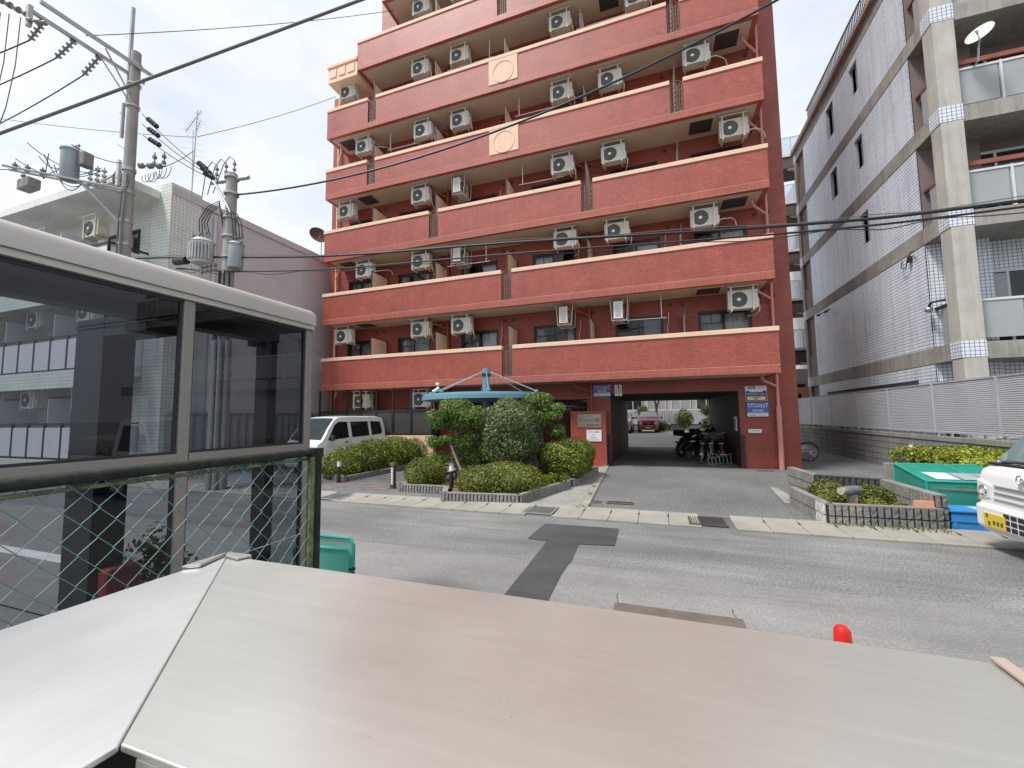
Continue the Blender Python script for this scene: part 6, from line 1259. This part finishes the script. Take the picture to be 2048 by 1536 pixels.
# ================================================================ foreground: coping, terrace wall, chain-link fence, glass shelter
def brushed(name, col, axis, rough=.34):
    m, t_, b = nodes(name); lk = t_.links.new; P = pos(t_)
    mp_ = nd(t_, 'ShaderNodeMapping', {'Scale': (1.2, 70, 70) if axis == 'x' else (70, 1.2, 70)}); lk(P, mp_.inputs['Vector'])
    n1 = nd(t_, 'ShaderNodeTexNoise', {'Scale': 1.0, 'Detail': 5, 'Roughness': .6}); lk(mp_.outputs['Vector'], n1.inputs['Vector'])
    n2 = nd(t_, 'ShaderNodeTexNoise', {'Scale': 2.5, 'Detail': 5}); lk(P, n2.inputs['Vector']); n3 = nd(t_, 'ShaderNodeTexVoronoi', {'Scale': 38}); lk(P, n3.inputs['Vector'])
    mr = nd(t_, 'ShaderNodeMapRange', {'From Min': .3, 'From Max': .7, 'To Min': .965, 'To Max': 1.035}); lk(n1.outputs['Fac'], mr.inputs['Value'])
    sp = nd(t_, 'ShaderNodeMapRange', {'From Min': .018, 'From Max': .035, 'To Min': .55, 'To Max': 1.0}); lk(n3.outputs['Distance'], sp.inputs['Value'])
    mu = nd(t_, 'ShaderNodeMath', operation='MULTIPLY'); lk(mr.outputs['Result'], mu.inputs[0]); lk(sp.outputs['Result'], mu.inputs[1])
    mpw = nd(t_, 'ShaderNodeMapping', {'Scale': (2.5, 9, 9) if axis == 'x' else (9, 2.5, 9)}); lk(P, mpw.inputs['Vector'])
    n5 = nd(t_, 'ShaderNodeTexNoise', {'Scale': 1.4, 'Detail': 8, 'Roughness': .7, 'Distortion': 1.2}); lk(mpw.outputs['Vector'], n5.inputs['Vector'])
    st = nd(t_, 'ShaderNodeMapRange', {'From Min': .35, 'From Max': .7, 'To Min': 1.02, 'To Max': .95}); lk(n5.outputs['Fac'], st.inputs['Value'])
    mu2 = nd(t_, 'ShaderNodeMath', operation='MULTIPLY'); lk(mu.outputs['Value'], mu2.inputs[0]); lk(st.outputs['Result'], mu2.inputs[1]); mu = mu2
    vm = nd(t_, 'ShaderNodeVectorMath', operation='SCALE'); vm.inputs[0].default_value = col; lk(mu.outputs['Value'], vm.inputs['Scale']); lk(vm.outputs['Vector'], b.inputs['Base Color'])
    rr = nd(t_, 'ShaderNodeMapRange', {'From Min': .3, 'From Max': .7, 'To Min': rough - .05, 'To Max': rough + .08}); lk(n2.outputs['Fac'], rr.inputs['Value']); lk(rr.outputs['Result'], b.inputs['Roughness'])
    b.inputs['Metallic'].default_value = .8
    bp = nd(t_, 'ShaderNodeBump', {'Strength': .06, 'Distance': .002}); lk(n1.outputs['Fac'], bp.inputs['Height']); lk(bp.outputs['Normal'], b.inputs['Normal'])
    return m
m_alx = brushed('aluminium_brushed_x', (.74, .725, .665), 'x', .36); m_aly = brushed('aluminium_brushed_y', (.84, .835, .81), 'y', .37); m_alc = M('aluminium_cover', (.45, .44, .42), .4, metal=.6, var=.06)  # same metal, base tints differ to imitate what each run reflects
m_terr = M('terrace_wall', (.055, .05, .045), .85, var=.1)  # near-black base colour stands in for the shadow under the coping
Z = 1.47; xo, yo = 12.48, -13.06; wd = .355; xi, yi = xo + wd, yo - wd + .01; XJ = 13.545
tw = thing('terrace_wall', 'low wall carrying the aluminium coping in the foreground', 'wall', (13, -13.3, 0)); MB().prism([(xo + .05, yo - .05), (XJ + 4, yo - .05), (XJ + 4, yi + .05), (xi - .05, yi + .05), (xi - .05, -17.5), (xo + .05, -17.5)], 0, Z - .035).build('wall', m_terr, tw)
def coping(name, label, poly, mat, lipf):
    t = thing(name, label, 'coping', (poly[0][0], poly[0][1], Z)); MB().prism(poly, Z - .006, Z).build('top', mat, t, bevel=.0012); 
    for q in lipf: MB().prism(q, Z - .06, Z - .0065).build('lip', mat, t)
    return t
G = .0004
coping('wall_coping', 'long brushed aluminium coping across the bottom of the view', [(xo + G * 2, yo), (XJ - G, yo), (XJ - G, yi), (xi + G * 2, yi)], m_alx, [[(xo + .02, yo - .004), (XJ - .002, yo - .004), (XJ - .002, yo), (xo + .02, yo)], [(xi + .02, yi), (XJ - .002, yi), (XJ - .002, yi + .004), (xi + .02, yi + .004)]])
coping('wall_coping', 'silvery aluminium coping running towards the lower left corner', [(xo, yo - G * 2), (xi, yi - G * 2), (xi, -17.5), (xo, -17.5)], m_aly, [[(xo, yo - .02), (xo + .004, yo - .02), (xo + .004, -17.5), (xo, -17.5)], [(xi - .004, yi - .02), (xi, yi - .02), (xi, -17.5), (xi - .004, -17.5)]])
coping('wall_coping', 'tan edge of the next aluminium coping at the lower right', [(XJ + G, yo), (XJ + 4, yo), (XJ + 4, yi), (XJ + G, yi)], m_alx, [])
# joint cover straps: corner piece folded over the outer edges and the right-hand butt strap
t = thing('corner_cover', 'folded metal corner cover at the mitre of the aluminium coping', 'cover', (xo, yo, Z))
MB().prism([(xo - .006, yo + .006), (xo + .055, yo + .006), (xo + .045, yo - .016), (xo + .008, yo - .010)], Z + .001, Z + .006).build('strap', m_alc, t, bevel=.002); MB().prism([(xo - .006, yo + .006), (xo + .004, yo - .012), (xo + .018, yo - .06), (xo - .006, yo - .075)], Z + .001, Z + .006).build('strap', m_alc, t, bevel=.002)
MB().prism([(xo - .006, yo + .0055), (xo + .055, yo + .0055), (xo + .055, yo + .001), (xo - .006, yo + .001)], Z - .05, Z + .0005).build('flange', m_alc, t)
t = thing('joint_strap', 'tan joint strap over the coping at the lower right corner', 'cover', (XJ, yo, Z)); MB().box(XJ - .003, XJ + .010, yi - .004, yo + .004, Z + .001, Z + .005).build('strap', M('strap_tan', (.50, .40, .34), .45, metal=.3), t, bevel=.0015)
# chain-link fence
m_cl = M('green_wire', (.14, .26, .25), .5, var=.12, vs=20); m_clf = M('mossy_green_tube', (.014, .018, .010), .75, var=.9, vs=22, bump=.4, bs=60); m_clr = M('rusty_moss', (.12, .15, .07), .85, var=.7, vs=25)
FX, FY1, FZT = 11.82, -12.19, 1.575
t = thing('chain_link_fence', 'green chain-link fence with mossy top rail in front of the glass shelter', 'fence', (FX, -13.5, 0))
MB().tube([(FX, -17, FZT), (FX, FY1, FZT)], .016, 10).build('top_rail', m_clf, t, smooth=True); MB().tube([(FX - .006, -17, FZT - .028), (FX - .006, FY1, FZT - .028)], .006, 8).build('rail_moss', m_clr, t)
MB().cyl((FX, FY1, 0), (FX, FY1, FZT + .012), .028, seg=16).build('post', m_clf, t, smooth=True); MB().cyl((FX + .02, FY1 - .035, 0), (FX + .02, FY1 - .035, FZT - .02), .012, seg=10).build('tension_rod', m_clr, t); MB().lathe([(0, .012), (.034, .01), (.034, -.03)], (FX, FY1, FZT + .006), 16).build('post_cap', m_clf, t)
pit, zig = .0745, .0372; rg = random.Random(3)
nz_ = 44; hw_ = .0372; hh_ = .0385
for i in range(90):
    y0 = FY1 - .03 - hw_ * (i + 1)
    if y0 < -15.4: break
    pts = [(FX + (.003 if (k + i) % 2 else -.003) + rg.uniform(-.002, .002), y0 + hw_ * ((k + i) % 2) + rg.uniform(-.0012, .0012), FZT - .008 - hh_ * k + rg.uniform(-.001, .001)) for k in range(nz_)]
    MB().tube(pts, .0016, 5).build('mesh_wire', m_cl, t)
MB().tube([(FX + .006, FY1, 1.245), (FX + .006, -16, 1.245)], .0022, 5).build('tension_wire', m_cl, t)
# glass shelter
m_alf = M('frame_bronze_silver', (.27, .25, .225), .42, metal=.35, var=.07, vs=3); m_alr = M('eave_silver', (.50, .47, .42), .42, metal=.25, var=.06, vs=2)
m_gl = glass_mat('shelter_glass', (.31, .345, .39), .8); m_gl2 = glass_mat('shelter_glass_far', (.60, .63, .65)); m_colm = M('shelter_column', (.016, .018, .024), .5); m_shc = M('shelter_ceiling', (.03, .033, .038), .7)
GX, GYE, GYN, GXF = 10.3, -10.74, -19.0, 9.72; GT = 2.51
t = thing('glass_shelter', 'bronze framed glass shelter with rounded eave at left', 'shelter', (9, -14, 0))
# rounded eave along the near side and street end
pf = [(0, 0), (.05, 0), (.05, .035), (.062, .04), (.062, .115), (.05, .15), (.02, .175), (-.03, .185), (-.3, .19), (-.3, .0)]
MB().prism([(GX + a, GT + b) for a, b in pf], GYN, GYE - .02, axis='y').build('eave', m_alr, t, smooth=True)
MB().box(GX + .062, GX + .0635, GYN, GYE - .03, GT + .036, GT + .039).build('eave_groove', m_black, t)
cap_ = MB().lathe([(0, .175), (.02, .175), (.05, .15), (.062, .115), (.062, .04), (.05, .035), (.05, 0), (0, 0)], (GX, GYE - .02, GT), 24); cap_.build('eave_corner', m_alr, t, smooth=True)
MB().prism([(GYE - .02 + a, GT + b) for a, b in pf], GXF, GX, axis='x').build('eave', m_alr, t, smooth=True)
MB().box(GXF, GX - .3, GYN, GYE - .3, GT + .01, GT + .12).build('roof', m_alr, t); MB().box(GXF + .05, GX - .03, GYN, GYE - .05, GT - .02, GT - .0005).build('ceiling', m_shc, t)
YS = [GYE - .035, -11.78, -12.85, -13.9, -14.95, -16.0, -17.0]
for y in YS: MB().box(GX - .035, GX + .03, y - .035, y + .035, .02, GT).build('mullion', m_alf, t, bevel=.006)
for i in range(len(YS) - 1):
    a, b = YS[i + 1] + .036, YS[i] - .036
    for z in (1.455, .12): MB().box(GX - .03, GX + .034, a, b, z, z + .05).build('transom', m_alf, t, bevel=.004)
    for z0, z1 in ((1.506, GT), (.171, 1.454)):
        p = MB().quad((GX, a, z0), (GX, b, z0), (GX, b, z1), (GX, a, z1)).build('pane', m_gl, t)
        MB().box(GX - .012, GX + .012, a, a + .012, z0, z1).box(GX - .012, GX + .012, b - .012, b, z0, z1).box(GX - .012, GX + .012, a + .012, b - .012, z0, z0 + .014).box(GX - .012, GX + .012, a + .012, b - .012, z1 - .02, z1).build('gasket', m_black, p)
xs_ = [GX - .035, GXF + .03]
for i in range(1):
    a, b = xs_[i + 1] + .03, xs_[i] - .03; MB().quad((a, GYE - .03, .15), (b, GYE - .03, .15), (b, GYE - .03, GT), (a, GYE - .03, GT)).build('end_pane', m_gl2, t)
for (x, y, w_) in ((9.9, -10.84, .075), (9.2, -11.66, .17)): MB().box(x - w_, x + w_, y - w_ * .6, y + w_ * .6, 0, GT - .021).build('column', m_colm, t)
MB().box(9.85, 10.0, GYN, GYE - .06, GT - .10, GT - .021).build('beam', m_shc, t); MB().box(9.2, 9.849, -11.76, -11.56, GT - .16, GT - .021).build('beam', m_shc, t)
MB().box(9.86, 9.98, -11.0, -10.92, GT - .15, GT - .101).build('fitting', m_shc, t)
MB().quad((GXF, GYN, .01), (GX, GYN, .01), (GX, GYE, .01), (GXF, GYE, .01)).build('floor', m_conc, t)
tt = thing('fire_extinguisher', 'dark red cabinet at the foot of the shelter column', 'cabinet', (9.38, -11.6, 0)); MB().box(9.375, 9.50, -11.72, -11.50, .01, .66).build('body', M('cabinet_red', (.35, .03, .035), .5), tt, bevel=.03)
shrub('leafy_plant', 'loose leafy plant inside the glass shelter', [(9.3, -11.30, .55, .22, .2, .30), (9.25, -11.15, .35, .25, .22, .25)], 1100, .05, L_far, 77, 'plant', shell=.9, core=.05)
